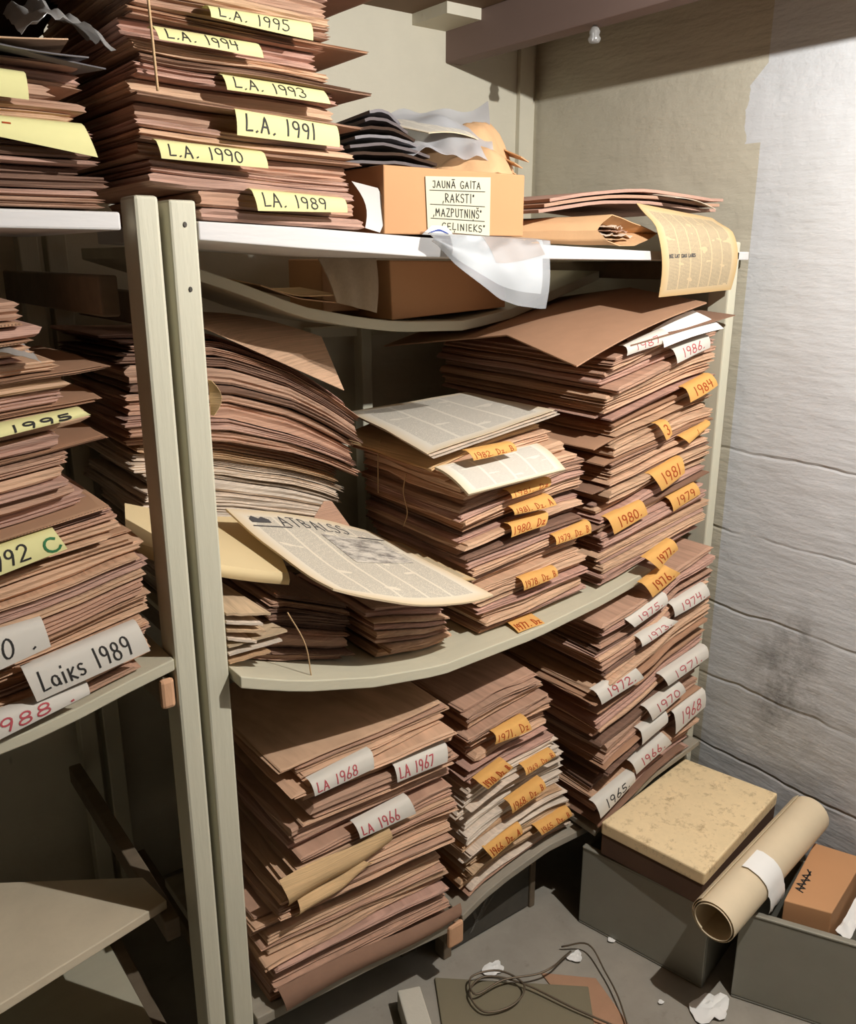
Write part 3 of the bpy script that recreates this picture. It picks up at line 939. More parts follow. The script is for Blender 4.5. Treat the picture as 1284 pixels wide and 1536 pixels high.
stack(dict(seed=20, n=38, xm=1.53, zb=[(1.30, -1.289), (1.345, -1.281), (1.37, -1.266), (1.55, -1.206), (1.72, -1.177)], zt=[(1.30, -.752), (1.42, -.734), (1.50, -.712), (1.52, -.698), (1.56, -.676), (1.70, -.648)],
           xl=[(0, 1.362), (.14, 1.338), (.3, 1.348), (.45, 1.333), (.58, 1.324), (.66, 1.302), (.72, 1.324), (1, 1.305)], xr=[(0, 1.675), (.2, 1.702), (.6, 1.702), (1, 1.692)],
           yf=[(0, 1.146), (1, 1.14)], depth=.42, mats=[(1, ['brown', 'pink', 'brown', 'tan', 'dark'])], rag=.010, amp=.006, seg=HS,
           over={1: dict(l=.01, f=.006, m='carddark', lab='dark cardboard cover under the white 1966 tag'),
                 12: dict(r=.0, f=.008, m='card', lab='brown cardboard sheet below the white 1970 tag'),
                 21: dict(l=.012, f=.012, m='card', lab='curled brown cardboard sheet just below the white 1972 tag'),
                 24: dict(l=.02, f=.010, m='card', lab='broad brown cardboard cover above the white 1972 tag')}))
stack(dict(seed=21, n=37, xm=.76, zb=lift(LI) + [(.98, -1.365)], zt=[(.52, -.865), (.6, -.868), (.8, -.862), (1.0, -.842)],
           xl=[(0, .545), (.1, .53), (.2, .535), (.35, .512), (.45, .53), (.6, .575), (.72, .565), (.8, .59), (.9, .60), (1, .585)], xr=[(0, .96), (.3, .962), (.8, .965), (1, .968)],
           yf=[(0, 1.2), (.85, 1.195), (.93, 1.2), (1, 1.225)], depth=.36, mats=[(.5, ['tan', 'brown', 'pink', 'tan']), (.85, BR), (1, ['tan', 'tan', 'brown'])], rag=.010, amp=.006, jx=.010, jy=.006, blockx=1.2, back=1.4,
           seg=[(.3, 'in the lowest layers of the untidy bottom shelf stack'), (.6, 'under the lowest white LA tag, 1966, bottom shelf'), (.85, 'between the LA 1966 and LA 1968 tags, bottom shelf'), (2, 'on top of the bottom shelf stack, above LA 1968')]))
stack(dict(seed=22, n=36, xm=1.14, zb=lift(LJ), zt=[(.96, -.895), (1.1, -.868), (1.22, -.86)],
           xl=[(0, 1.015), (.3, .995), (.55, .985), (.7, 1.0), (1, .978)], xr=[(0, 1.335), (.12, 1.318), (.3, 1.295), (.42, 1.305), (.58, 1.262), (.68, 1.235), (.85, 1.24), (1, 1.208)],
           yf=[(0, 1.2), (1, 1.2)], depth=.36, mats=[(.05, ['brown', 'pale']), (.62, ['white', 'white', 'pale', 'white']), (1, ['brown', 'pink', 'brown', 'tan'])], rag=.012, amp=.006, blockx=.6,
           seg=[(.22, 'at the bottom of the mixed stack by the orange 1966 tag'), (.45, 'by the broad orange 1968 tag, bottom shelf'), (.66, 'where white meets brown by the orange 1970 tag'), (2, 'by the torn orange tag, upper part of the bottom stack')]))

# ------------------------------------------------------------------ paper tags hung over the stack fronts
TAGS = [
    ('B', 'L.A.  1995', 'Y', 'K', (0.529, 0.315), (0.682, 0.316), (0.681, 0.292), (0.530, 0.300), 'uppermost yellow paper tag, handwritten L.A. 1995, top shelf'),
    ('B', 'L.A.  1994', 'Y', 'K', (0.453, 0.281), (0.599, 0.279), (0.604, 0.261), (0.457, 0.264), 'second yellow paper tag from above, L.A. 1994, beside the string'),
    ('B', 'L.A.  1993', 'Y', 'K', (0.543, 0.235), (0.699, 0.231), (0.704, 0.212), (0.548, 0.216), 'third yellow paper tag from above, handwritten L.A. 1993'),
    ('B', 'L.A. 1991', 'Y', 'K', (0.559, 0.195), (0.720, 0.186), (0.720, 0.156), (0.557, 0.160), 'broad yellow paper tag handwritten L.A. 1991 on the top shelf stack'),
    ('B', 'L.A.  1990', 'Y', 'K', (0.445, 0.147), (0.599, 0.142), (0.601, 0.120), (0.449, 0.124), 'second-lowest yellow paper tag on the top shelf, L.A. 1990'),
    ('B', 'LA.  1989', 'Y', 'K', (0.577, 0.092), (0.730, 0.085), (0.731, 0.065), (0.582, 0.063), 'yellow paper tag handwritten L.A. 1989, lowest on the top shelf stack'),
    ('A', '', 'Y', 'R', (0.203, 0.212), (0.294, 0.210), (0.293, 0.179), (0.200, 0.182), 'plain yellow paper tag at the frame edge under the grey plastic'),
    ('A', '  5-', 'Y', 'r', (0.199, 0.160), (0.355, 0.158), (0.367, 0.120), (0.195, 0.144), 'long yellow paper tag with a red mark on the far top stack'),
    ('C', '  1995', 'Y', 'K', (0.178, -0.208), (0.314, -0.193), (0.324, -0.201), (0.176, -0.222), 'narrow yellow paper tag handwritten 1995 under the top shelf'),
    ('C', ' 1992 ', 'Y', 'K', (0.149, -0.370), (0.261, -0.350), (0.274, -0.378), (0.143, -0.407), 'yellow paper tag handwritten 1992 with a green letter c'),
    ('C', '1990 .', 'W', 'K', (0.120, -0.484), (0.232, -0.474), (0.237, -0.512), (0.115, -0.540), 'white paper tag handwritten 1990 with a dot'),
    ('C', 'Laiks  1989', 'W', 'K', (0.199, -0.541), (0.359, -0.513), (0.371, -0.556), (0.210, -0.588), 'large white paper tag handwritten Laiks 1989'),
    ('C', '1988 .', 'W', 'R', (0.136, -0.598), (0.280, -0.585), (0.280, -0.598), (0.131, -0.634), 'white paper tag handwritten 1988 in red at the shelf edge'),
    ('F', '1982. Dz. B', 'O', 'r', (0.979, -0.339), (1.088, -0.336), (1.092, -0.350), (0.985, -0.354), 'topmost orange paper tag on the middle shelf stack'),
    ('F', '1981. Dz', 'O', 'r', (1.080, -0.429), (1.191, -0.420), (1.184, -0.435), (1.080, -0.441), 'narrow orange paper tag just under the folded white newspaper'),
    ('F', '1981. Dz. A', 'O', 'r', (1.089, -0.464), (1.191, -0.455), (1.201, -0.474), (1.092, -0.477), 'orange paper tag handwritten 1981, below the narrow tag'),
    ('F', '1980. Dz', 'O', 'r', (1.087, -0.498), (1.187, -0.490), (1.174, -0.512), (1.083, -0.520), 'pale orange paper tag handwritten 1980 on the middle shelf stack'),
    ('F', '1979. Dz. B', 'O', 'r', (1.208, -0.544), (1.309, -0.530), (1.309, -0.554), (1.206, -0.560), 'shadowed orange paper tag at the corner of the middle shelf stack'),
    ('F', '1978. Dz. B', 'O', 'r', (1.120, -0.618), (1.215, -0.612), (1.214, -0.628), (1.123, -0.640), 'orange paper tag handwritten 1978 low on the middle shelf stack'),
    ('F', '1977. Dz', 'O', 'r', (1.107, -0.7160), (1.175, -0.7140), (1.173, -0.7190), (1.100, -0.7205), 'orange paper tag lying at the middle shelf edge'),
    ('G', '1987.', 'W', 'R', (1.389, -0.174), (1.509, -0.146), (1.524, -0.168), (1.389, -0.192), 'white paper tag handwritten 1987 in red under the cardboard cover'),
    ('G', '1986.', 'W', 'R', (1.539, -0.188), (1.659, -0.164), (1.663, -0.192), (1.547, -0.218), 'white paper tag handwritten 1986 in red under the blank sheet'),
    ('G', '1984', 'O', 'r', (1.594, -0.276), (1.684, -0.252), (1.702, -0.278), (1.607, -0.308), 'orange paper tag handwritten 1984 high in the tall stack'),
    ('G', '3', 'O', 'r', (1.509, -0.348), (1.541, -0.343), (1.556, -0.374), (1.529, -0.383), 'small curled orange paper tag reading 3'),
    ('G', '1', 'O', 'r', (1.594, -0.386), (1.693, -0.360), (1.684, -0.371), (1.613, -0.401), 'narrow orange paper tag beside the tag reading 3'),
    ('G', '1981', 'O', 'r', (1.500, -0.459), (1.601, -0.432), (1.608, -0.469), (1.532, -0.499), 'large orange paper tag handwritten 1981 in the tall stack'),
    ('G', '1979', 'O', 'r', (1.567, -0.524), (1.661, -0.502), (1.672, -0.528), (1.581, -0.556), 'orange paper tag handwritten 1979 in the tall stack by the wall'),
    ('G', '1980.', 'O', 'r', (1.366, -0.535), (1.476, -0.515), (1.487, -0.545), (1.383, -0.572), 'half-shaded orange paper tag handwritten 1980 in the tall stack'),
    ('G', '1977.', 'O', 'r', (1.508, -0.657), (1.597, -0.629), (1.610, -0.653), (1.545, -0.688), 'orange paper tag handwritten 1977 above the shelf end'),
    ('G', '1976.', 'O', 'r', (1.503, -0.717), (1.585, -0.692), (1.626, -0.715), (1.528, -0.752), 'orange paper tag handwritten 1976 beside the shelf end'),
    ('H', '1975.', 'W', 'R', (1.451, -0.792), (1.584, -0.757), (1.587, -0.782), (1.472, -0.812), 'white paper tag handwritten 1975 in red below the shelf end'),
    ('H', '1974.', 'W', 'R', (1.612, -0.795), (1.738, -0.770), (1.748, -0.798), (1.619, -0.825), 'white paper tag handwritten 1974 in red close to the wall'),
    ('H', '1973.', 'W', 'R', (1.500, -0.850), (1.602, -0.826), (1.637, -0.840), (1.501, -0.868), 'narrow white paper tag handwritten 1973 in red under the 1975 tag'),
    ('H', '1972.', 'W', 'R', (1.362, -0.945), (1.494, -0.922), (1.519, -0.954), (1.377, -0.978), 'white paper tag handwritten 1972 in red over the stack corner'),
    ('H', '1971.', 'W', 'R', (1.599, -0.978), (1.769, -0.945), (1.770, -0.974), (1.616, -1.006), 'white paper tag handwritten 1971 in red close to the wall'),
    ('H', '1970', 'W', 'R', (1.548, -1.048), (1.677, -1.020), (1.689, -1.045), (1.565, -1.083), 'white paper tag handwritten 1970 in red above the blank tag'),
    ('H', '', 'W', 'R', (1.531, -1.102), (1.626, -1.082), (1.624, -1.108), (1.534, -1.140), 'blank white paper tag under the 1970 tag'),
    ('H', '1968', 'W', 'R', (1.657, -1.096), (1.779, -1.070), (1.779, -1.118), (1.661, -1.154), 'large white paper tag handwritten 1968 close to the wall'),
    ('H', '1966.', 'W', 'R', (1.508, -1.183), (1.627, -1.147), (1.650, -1.176), (1.520, -1.216), 'white paper tag handwritten 1966 in red just above the old carton'),
    ('H', '1965.', 'W', 'K', (1.383, -1.246), (1.517, -1.212), (1.520, -1.237), (1.395, -1.286), 'crumpled white paper tag handwritten 1965 at the old carton corner'),
    ('I', 'LA  1968', 'W', 'R', (0.630, -0.888), (0.759, -0.873), (0.758, -0.905), (0.633, -0.912), 'white paper tag LA 1968, highest on the untidy bottom stack'),
    ('I', 'LA  1967', 'W', 'R', (0.807, -0.921), (0.933, -0.920), (0.930, -0.956), (0.810, -0.955), 'white paper tag LA 1967 at the corner of the untidy bottom stack'),
    ('I', 'LA  1966', 'W', 'R', (0.719, -1.015), (0.842, -1.006), (0.854, -1.042), (0.724, -1.040), 'white paper tag LA 1966, lowest on the untidy bottom stack'),
    ('J', '1971. Dz', 'O', 'r', (1.061, -0.945), (1.147, -0.935), (1.155, -0.962), (1.057, -0.965), 'torn orange paper tag in the brown upper part of the bottom stack'),
    ('J', '1970. Dz. B', 'O', 'r', (1.016, -1.040), (1.091, -1.019), (1.108, -1.037), (1.038, -1.062), 'orange paper tag handwritten 1970, first on the white papers'),
    ('J', '1969. Dz. B', 'O', 'r', (1.144, -1.054), (1.229, -1.044), (1.237, -1.059), (1.144, -1.070), 'orange paper tag handwritten 1969 at the edge of the white papers'),
    ('J', '1968. Dz. B', 'O', 'r', (1.106, -1.128), (1.204, -1.108), (1.206, -1.126), (1.112, -1.154), 'broad orange paper tag handwritten 1968 in the white papers'),
    ('J', '1966. Dz. A', 'O', 'r', (1.038, -1.213), (1.140, -1.195), (1.142, -1.217), (1.056, -1.241), 'orange paper tag handwritten 1966 low on the white papers'),
    ('J', '1965. Dz. B', 'O', 'r', (1.191, -1.228), (1.293, -1.219), (1.298, -1.238), (1.202, -1.248), 'orange paper tag handwritten 1965, lowest on the white papers'),
]
PAPER = {'Y': 'yellow_tag', 'W': 'white_tag', 'O': 'orange_tag'}
INK = {'K': 'black_ink', 'R': 'red_ink', 'r': 'rust_ink'}
GRP = {'Y': 'yellow year tags', 'W': 'white year tags', 'O': 'orange year tags'}
for k, (s, text, pc, ink, tl, tr, br, bl, lab) in enumerate(TAGS):
    yt, yb = 1.188, 1.181
    if text == '1977. Dz':
        yt, yb = 1.205, 1.170
    if s == 'H' or text in ('1976.', '1977.'):
        tl, tr, br, bl = [(a * .955, b * .955) for a, b in (tl, tr, br, bl)]
        yt, yb = yt * .955, yb * .955
    rr = random.Random(k)
    curl = rr.uniform(-.004, .004)

    def face(u, v, tl=tl, tr=tr, br=br, bl=bl, curl=curl, k=k):
        x = (bl[0] * (1 - u) + br[0] * u) * (1 - v) + (tl[0] * (1 - u) + tr[0] * u) * v
        z = (bl[1] * (1 - u) + br[1] * u) * (1 - v) + (tl[1] * (1 - u) + tr[1] * u) * v
        y = yb + (yt - yb) * v + curl * math.sin(u * 3.1 + k) * (1 - v) - .003 * math.sin(math.pi * min(max(v, 0), 1))
        return (x, y, z)

    def full(u, v, face=face):
        if v <= .8:
            return face(u, v / .8)
        p = face(u, 1.0)
        w = (v - .8) / .2
        return (p[0], p[1] + .020 * w, p[2] + .0015 * math.sin(w * math.pi) + .001 * w)

    t = thing('paper_tag', lab, 'paper tag', ((bl[0] + br[0]) / 2, yb, min(bl[1], br[1])), GRP[pc])
    sheet('paper_strip', full, 10, 8, .0005, M[PAPER[pc]], t)
    if text:
        wide = (Vector(face(1, .5)) - Vector(face(0, .5))).length
        tall = (Vector(face(.5, 1)) - Vector(face(.5, 0))).length
        ub, vb = (.07, .2), (.16, .84)
        if pc == 'Y' and s == 'B':
            ub, vb = (.08, .2), (.76, .84)
        elif s == 'C':
            ub, vb = (.08, .2), (.86, .82)
        elif s == 'I':
            ub, vb = (.06, .16), (.72, .82)
        elif s in 'GH':
            ub, vb = (.22, .2), (.84, .8)
        elif s == 'A':
            ub, vb = (.1, .55), (.45, .95)
        else:
            ub, vb = (.07, .18), (.93, .8)
        wd = max(.0009, min(.0028, tall * .075))
        if s == 'C':
            wd = .0026
        if text.strip() == '3' or text == '1':
            ub, vb = (.35, .2), (.7, .8)
        if text.strip() == '1992':
            writing(t, 'c', face, (.80, .12, .95, .85), .0034, M['green_ink'], name='green_letter', seed=1)
            ub, vb = (.08, .2), (.76, .85)
        bits = text.split('  ') if text.strip() and '  ' in text.strip() else [text]
        if len(bits) == 2:
            w1 = layout(bits[0])[1]
            w2 = layout(bits[1])[1]
            f = (vb[0] - ub[0]) / (w1 + w2 + .75)
            writing(t, bits[0], face, (ub[0], ub[1], ub[0] + f * w1, vb[1]), wd, M[INK[ink]], seed=k, name='title')
            writing(t, bits[1], face, (vb[0] - f * w2, ub[1], vb[0], vb[1]), wd, M[INK[ink]], seed=k + 1, name='year')
        else:
            writing(t, text, face, (ub[0], ub[1], vb[0], vb[1]), wd, M[INK[ink]], seed=k)

# ------------------------------------------------------------------ loose sheets, folders and covers
def addsheet(name, fn, mat, label, cat, nu=12, nv=8, th=.0012, group=None):
    o = sheet(name, fn, nu, nv, th, M[mat])
    return tag(o, label, cat, group)


# open newspaper lying over the low bundles
nb = bil((.655, 1.13, -.509), (.978, 1.11, -.591), (.90, 1.40, -.528), (.597, 1.40, -.428))


def news(u, v):
    p = Vector(nb(u, v))
    p.z += -.012 * math.sin(math.pi * v) * (1 - u) - .014 * math.sin(math.pi * u) * (1 - v) * 1.2 + .010 * math.sin(math.pi * u) * v + .004 * nz(u * 3, v * 3, 2)
    p.y += -.02 * math.sin(math.pi * u) * (1 - v)
    return p


npap = thing('open_newspaper', 'white front page headed ATBALSS lying tilted over the low bundles', 'newspaper', (.8, 1.27, -.6))
sheet('front_page', news, 20, 14, .0035, M['page_white'], npap)
inner = lambda u, v: Vector(news(.72 + .36 * u, .22 + .62 * v)) + Vector((.012, .008, -.006))
sheet('inner_page', inner, 10, 8, .002, M['page_tan'], npap)
writing(npap, 'ATBALSS', news, (.26, .84, .72, .94), .0022, M['grey_ink'], name='masthead', seed=3, off=.0008)
emb = [Vector(news(.08 + .12 * u, .86 + .07 * v)) for u, v in ((0, 0), (1, 0), (1, .5), (.75, .9), (.5, .6), (.25, 1), (0, .5))]
link_mesh('emblem', [tuple(p + Vector((0, 0, .0012))) for p in emb], [tuple(range(7))], M['grey_ink'], npap)
for u0, v0, u1, v1 in ((.06, .815, .3, .825), (.74, .80, .94, .81)):
    link_mesh('rule', [tuple(Vector(news(u0 + (u1 - u0) * u, v0 + (v1 - v0) * v)) + Vector((0, 0, .0012))) for u, v in ((0, 0), (1, 0), (1, 1), (0, 1))], [(0, 1, 2, 3)], M['grey_ink'], npap)
t = NT('halftone_picture', 0.85, 0.1)
uvn = t.noise(t.co((3, 5, 1), 'UV'), 1.0, 5.0, 0.7)
t.color(t.mix(t.ramp(uvn, 0.42, 0.62), lin((214, 206, 192)), lin((120, 114, 108))))
M['halftone'] = t.m
sheet('picture', lambda u, v: Vector(news(.46 + .40 * u, .48 + .30 * v)) + Vector((0, 0, .0011)), 10, 8, .0004, M['halftone'], npap)

# cream folder under it
fo = thing('paper_folder', 'thick cream paper folder under the open newspaper beside the posts', 'folder', (.52, 1.35, -.5))
fq = bil((.385, 1.29, -.415), (.635, 1.245, -.512), (.70, 1.46, -.475), (.44, 1.46, -.405))
sheet('cover', lambda u, v: Vector(fq(u, v)) + Vector((0, 0, -.010 * math.sin(math.pi * u))), 12, 6, .0015, M['folder'], fo)
sheet('spine', lambda u, v: Vector(fq(v, 0)) + Vector((0, -.004 * math.sin(math.pi * u), -.022 * u - .010 * math.sin(math.pi * v))), 4, 12, .0015, M['folder'], fo)
for k in range(3):
    sheet('leaf', lambda u, v, k=k: Vector(fq(.02 + .95 * u, .02 + .96 * v)) + Vector((0, 0, -.006 - .005 * k - .010 * math.sin(math.pi * u))), 8, 4, .001, M['white'], fo)
# pale papers poking out at the post
for k in range(7):
    z = -.545 - .014 * k
    x1 = (.575, .56, .565, .548, .602, .592, .57)[k]
    q = bil((.503, 1.205, z + .006), (x1, 1.195, z - .008 * (1 if k < 4 else -1.4)), (x1 - .01, 1.40, z - .005), (.503, 1.40, z + .008))
    addsheet('newspaper', lambda u, v, q=q, k=k: Vector(q(u, v)) + Vector((0, 0, .002 * nz(u * 4, v * 3, k))), 'white' if k % 2 else 'pale',
             'pale newspaper edge poking out from behind the right front post', 'newspaper', 6, 3, .004, 'pale newspapers poking out at the post')

# loose sheet over the stack behind the posts
dq = bil((.60, 1.47, -.125), (.885, 1.46, -.262), (.93, 1.62, -.172), (.63, 1.74, -.118))
addsheet('newspaper_page', lambda u, v: Vector(dq(u, v)) + Vector((0, 0, .012 + .02 * math.sin(math.pi * u) * v)), 'tan', 'brown creased newspaper page draped over the stack under the sagging board', 'newspaper page', 10, 6)
# top sheet of the middle stack
fq2 = bil((.93, 1.248, -.358), (1.24, 1.235, -.320), (1.29, 1.58, -.330), (.99, 1.62, -.352))
for k in range(3):
    o = addsheet('newspaper_page', lambda u, v, k=k: Vector(fq2(u, v)) + Vector((.004 * k, -.004 * k, .026 - .004 * k - .014 * (1 - u) * (1 - v) ** 2 + .002 * nz(u * 3, v * 3, k))), 'page_plain' if k == 0 else 'white',
                 ('printed white page on top of the middle shelf stack', 'white page just under the printed top page of the middle stack', 'third white page from the top of the middle stack')[k], 'newspaper page', 10, 8, .001)
# folded white newspaper sticking out of the middle stack
wq = [(.93, 1.225, -.378), (1.185, 1.225, -.366), (1.192, 1.150, -.394), (.948, 1.148, -.404)]
wf = bil(wq[3], wq[2], wq[1], wq[0])
addsheet('folded_newspaper', lambda u, v: Vector(wf(u, v)) + Vector((0, 0, .012 * math.sin(math.pi * v * .5) + .004 * math.sin(math.pi * v))), 'page_plain', 'bright white folded newspaper drooping from the middle shelf stack', 'newspaper', 14, 8, .005)
# blank sheet in the tall stack
gq = bil((1.485, 1.168, -.180), (1.682, 1.166, -.150), (1.635, 1.215, -.112), (1.50, 1.215, -.148))
addsheet('paper_sheet', lambda u, v: Vector(gq(u, v)) + Vector((0, -.01 * math.sin(math.pi * v), .004 * math.sin(math.pi * u))), 'blank', 'blank bright white sheet folded over the tall stack between two tags', 'paper sheet', 10, 6)
# cardboard covers on the tall stack
cq = bil((1.208, 1.15, -.186), (1.632, 1.18, -.093), (1.696, 1.45, -.070), (1.272, 1.42, -.156))


def cover(u, v):
    p = Vector(cq(u, min(v, .6) / .6)) if v < .6 else Vector(cq(u, 1)) + (Vector((-.05, .40, -.055)) * ((v - .6) / .4))
    p.z += .006 * math.sin(math.pi * u) - .010 * (1 - u) ** 3 * (1 - v)
    return p


addsheet('cardboard_sheet', cover, 'card', 'large brown cardboard cover resting bent on top of the tall stack', 'cardboard sheet', 14, 10, .003)
c2 = bil((1.40, 1.185, -.172), (1.718, 1.165, -.122), (1.728, 1.30, -.114), (1.62, 1.46, -.112))
addsheet('cardboard_sheet', lambda u, v: Vector(c2(u, v)) + Vector((0, 0, .012 * math.sin(math.pi * u) * v)), 'carddark', 'torn brown cardboard sheet under the large cover, its corner near the wall', 'cardboard sheet', 10, 6, .002)

# cream folded papers bulging from the untidy stack, and its bent cover
for k, (a, b, c, d) in enumerate((((.573, -1.117), (.806, -1.088), (.800, -1.052), (.560, -1.060)), ((.585, -1.150), (.765, -1.118), (.735, -1.098), (.592, -1.112)))):
    q = bil((a[0], 1.186, a[1]), (b[0], 1.190, b[1]), (c[0], 1.192, c[1]), (d[0], 1.192, d[1]))
    addsheet('folded_newspaper', lambda u, v, q=q, k=k: Vector(q(u, v)) + Vector((.006 * math.sin(u * 5), -.018 * math.sin(math.pi * v) * (1 - .5 * u), .004 * math.sin(u * 7 + k))), 'cream',
             ('cream rolled newspaper bulging from the untidy bottom stack, upper', 'cream rolled newspaper bulging from the untidy bottom stack, lower')[k], 'newspaper', 12, 8, .0015)
q5 = bil((.555, 1.186, -1.338), (.965, 1.188, -1.352), (.975, 1.19, -1.318), (.545, 1.19, -1.288))
addsheet('cardboard_sheet', lambda u, v: Vector(q5(u, v)) + Vector((0, -.010 * math.sin(math.pi * v) - .006 * (1 - v) * (1 - u), .006 * math.sin(u * 6))), 'carddark', 'bent brown cardboard flap along the foot of the untidy bottom stack', 'cardboard sheet', 14, 6, .002)
q6 = bil((.745, 1.392, -.505), (.862, 1.392, -.525), (.822, 1.402, -.455), (.805, 1.402, -.452))
addsheet('newspaper_page', lambda u, v: Vector(q6(u, v)) + Vector((0, .012 * v, 0)), 'brown', 'brown pointed page corner standing up behind the open newspaper', 'newspaper page', 6, 5, .0012)

# torn scrap on the post side
sq = bil((.503, 1.215, -.170), (.510, 1.19, -.172), (.518, 1.19, -.195), (.505, 1.215, -.195))
addsheet('paper_scrap', lambda u, v: Vector((.502 + .014 * math.sin(math.pi * v) * u + .002, 1.212 - .012 * u, -.172 - .052 * v)), 'cream', 'small curled paper scrap hanging at the right front post', 'paper scrap', 4, 6, .0008)

# sagging loose board under the top shelf
SAG = [(.52, .018), (.643, -.020), (.733, -.050), (.844, -.092), (.983, -.119), (1.083, -.132), (1.267, -.137), (1.407, -.115), (1.56, -.07), (1.695, -.032)]
sb = boardx('loose_board', SAG, 1.55, 1.84, .022, M['shelfgrey'])
tag(sb, 'sagging grey-green board hanging bowed below the top shelf', 'board')
cb2 = thing('cardboard_box', 'shaded brown cardboard box standing on the sagging board', 'box', (1.24, 1.68, -.13))
bevel(link_mesh('body', [(1.08, 1.575, -.130), (1.405, 1.575, -.113), (1.405, 1.83, -.113), (1.08, 1.83, -.130), (1.075, 1.575, -.006), (1.40, 1.575, -.009), (1.40, 1.83, -.009), (1.075, 1.83, -.006)], BOXF, M['carton'], cb2), .003)
cb3 = thing('cardboard_box', 'small brown cardboard box at the back of the sagging board behind the cloth', 'box', (.96, 1.8, -.08))
box('body', .97, 1.065, 1.68, 1.83, -.114, -.004, M['carton'], cb3)
hl = bil((.93, 1.552, -.088), (1.028, 1.552, -.112), (1.04, 1.57, -.002), (.90, 1.57, -.002))
addsheet('cloth', lambda u, v: Vector(hl(u, v)) + Vector((0, -.008 * math.sin(v * 3) + .004 * math.sin(u * 14), 0)), 'cloth', 'grey woven cloth hanging over the sagging board edge', 'cloth', 12, 8, .002)
for k, (zz, mt, lab) in enumerate(((-.040, 'cream', 'cream curled paper lying on the sagging board, upper'), (-.058, 'pale', 'cream curled paper lying on the sagging board, lower'))):
    fq3 = [(.76, 1.555), (.945, 1.555)]
    addsheet('paper_sheet', lambda u, v, zz=zz, k=k: (.765 + .17 * u, 1.556 + .16 * v, interp(SAG, .765 + .17 * u) + .012 + (.026 - .016 * k) * (u ** 1.5) + .01 * v), mt, lab, 'paper sheet', 10, 4, .002)

# ------------------------------------------------------------------ things on the top shelf
bx = thing('cardboard_box', 'brown cardboard box with a handwritten list, on the top shelf', 'box', (.95, 1.33, .035))
bq = bevel(link_mesh('body', boxv(.813, 1.113, 1.205, 1.50, .036, .139), BOXF, M['carton'], bx), .002)
fq4 = bil((.816, 1.2035, .034), (1.11, 1.2035, .028), (1.11, 1.2035, .145), (.816, 1.2035, .137))
lbl = bil((.898, 1.2028, .042), (1.032, 1.2028, .036), (1.032, 1.2028, .131), (.893, 1.2028, .126))
lb = sheet('list_label', lbl, 6, 6, .0005, M['list_paper'], bx)
lb['label'] = 'white handwritten list label'
for (text, u0, v0, u1, v1) in (('JAUNĀ GAITA', .1, .80, .84, .92), (',RAKSTI"', .24, .55, .74, .70), (',MAZPUTNIŅŠ"', .09, .29, .86, .43), ('CEĻINIEKS"', .22, .05, .92, .17)):
    writing(lb, text, lbl, (u0, v0, u1, v1), .0015, M['black_ink'], seed=len(text))
for v0 in (.745, .49, .235):
    link_mesh('ruled_line', [tuple(Vector(lbl(.05 + .86 * u, v0 + .012 * w + .01 * math.sin(u * 3))) + Vector((0, -.0008, 0))) for u, w in ((0, 0), (1, 0), (1, 1), (0, 1))], [(0, 1, 2, 3)], M['black_ink'], lb)
# white cloth-like paper left of the box
wq2 = bil((.788, 1.222, .045), (.808, 1.21, .038), (.808, 1.216, .105), (.775, 1.24, .115))
addsheet('paper_sheet', lambda u, v: Vector(wq2(u, v)) + Vector((.010 * math.sin(v * 3.1), -.006 * math.sin(v * 3), 0)), 'blank', 'white frayed paper wedged between stack and box on the top shelf', 'paper sheet', 6, 8)

# magazines, tan paper bags and plastic on the box
for k in range(7):
    z = .1405 + .010 * k
    q = bil((.752 + .012 * k, 1.235 + .004 * k, z + .004 * k), (.965 - .008 * k, 1.245 + .01 * k, z - .001 + .003 * k), (1.00 - .006 * k, 1.46, z + .004 * k), (.79 + .012 * k, 1.46, z + .004 * k))
    addsheet('magazine', lambda u, v, q=q, k=k: Vector(q(u, v)) + Vector((0, 0, .010 * math.sin(math.pi * u) + .003 * nz(u * 4, k))), ('magazine', 'darkbag', 'magazine', 'greycover', 'darkbag', 'magazine', 'greycover')[k],
             'dark magazine in the loose pile at the left of the list-labelled box', 'magazine', 10, 5, .0045, 'dark magazines on the box')


def dome(cx, cy, rx, ry, z0, h, sd, skewx=0.3):
    def f(u, v):
        a, r = 2 * math.pi * u, v
        sq = 1 + .10 * math.cos(4 * a)
        x, y = cx + rx * r * math.cos(a) * sq, cy + ry * r * math.sin(a) * sq
        k = max(0.0, 1 - r ** 3)
        z = z0 + h * k * (1 + skewx * r * math.cos(a)) + .014 * nz(x * 16, y * 16, sd) * (1 - .6 * r) + .006 * nz(x * 45, y * 45, sd)
        return (x, y, max(z, z0 + .001))
    return lambda u, v: f(1 - u, v)


for k, (cx, cy, rx, ry, h) in enumerate(((1.125, 1.40, .125, .085, .105), (1.075, 1.30, .085, .06, .045))):
    addsheet('paper_bag', dome(cx, cy, rx, ry, .1405, h, k * 3.7), 'bag', ('large crumpled tan paper bag on the list-labelled box', 'small crumpled tan paper bag at the front of the list-labelled box')[k], 'paper bag', 40, 12, .0015)
for k in range(4):
    q = bil((1.165 + .016 * k, 1.325, .150 + .012 * k), (1.195 + .016 * k, 1.335, .143 + .012 * k), (1.20 + .012 * k, 1.45, .17 + .014 * k), (1.15 + .012 * k, 1.45, .20 + .012 * k))
    addsheet('bag_fold', lambda u, v, q=q: q(u, v), 'bag', 'folded tan paper pleat at the wall end of the paper bags', 'paper bag', 4, 4, .002, 'tan bag pleats on the box')
pq = bil((.90, 1.262, .160), (1.085, 1.250, .150), (1.225, 1.44, .295), (.89, 1.44, .232))


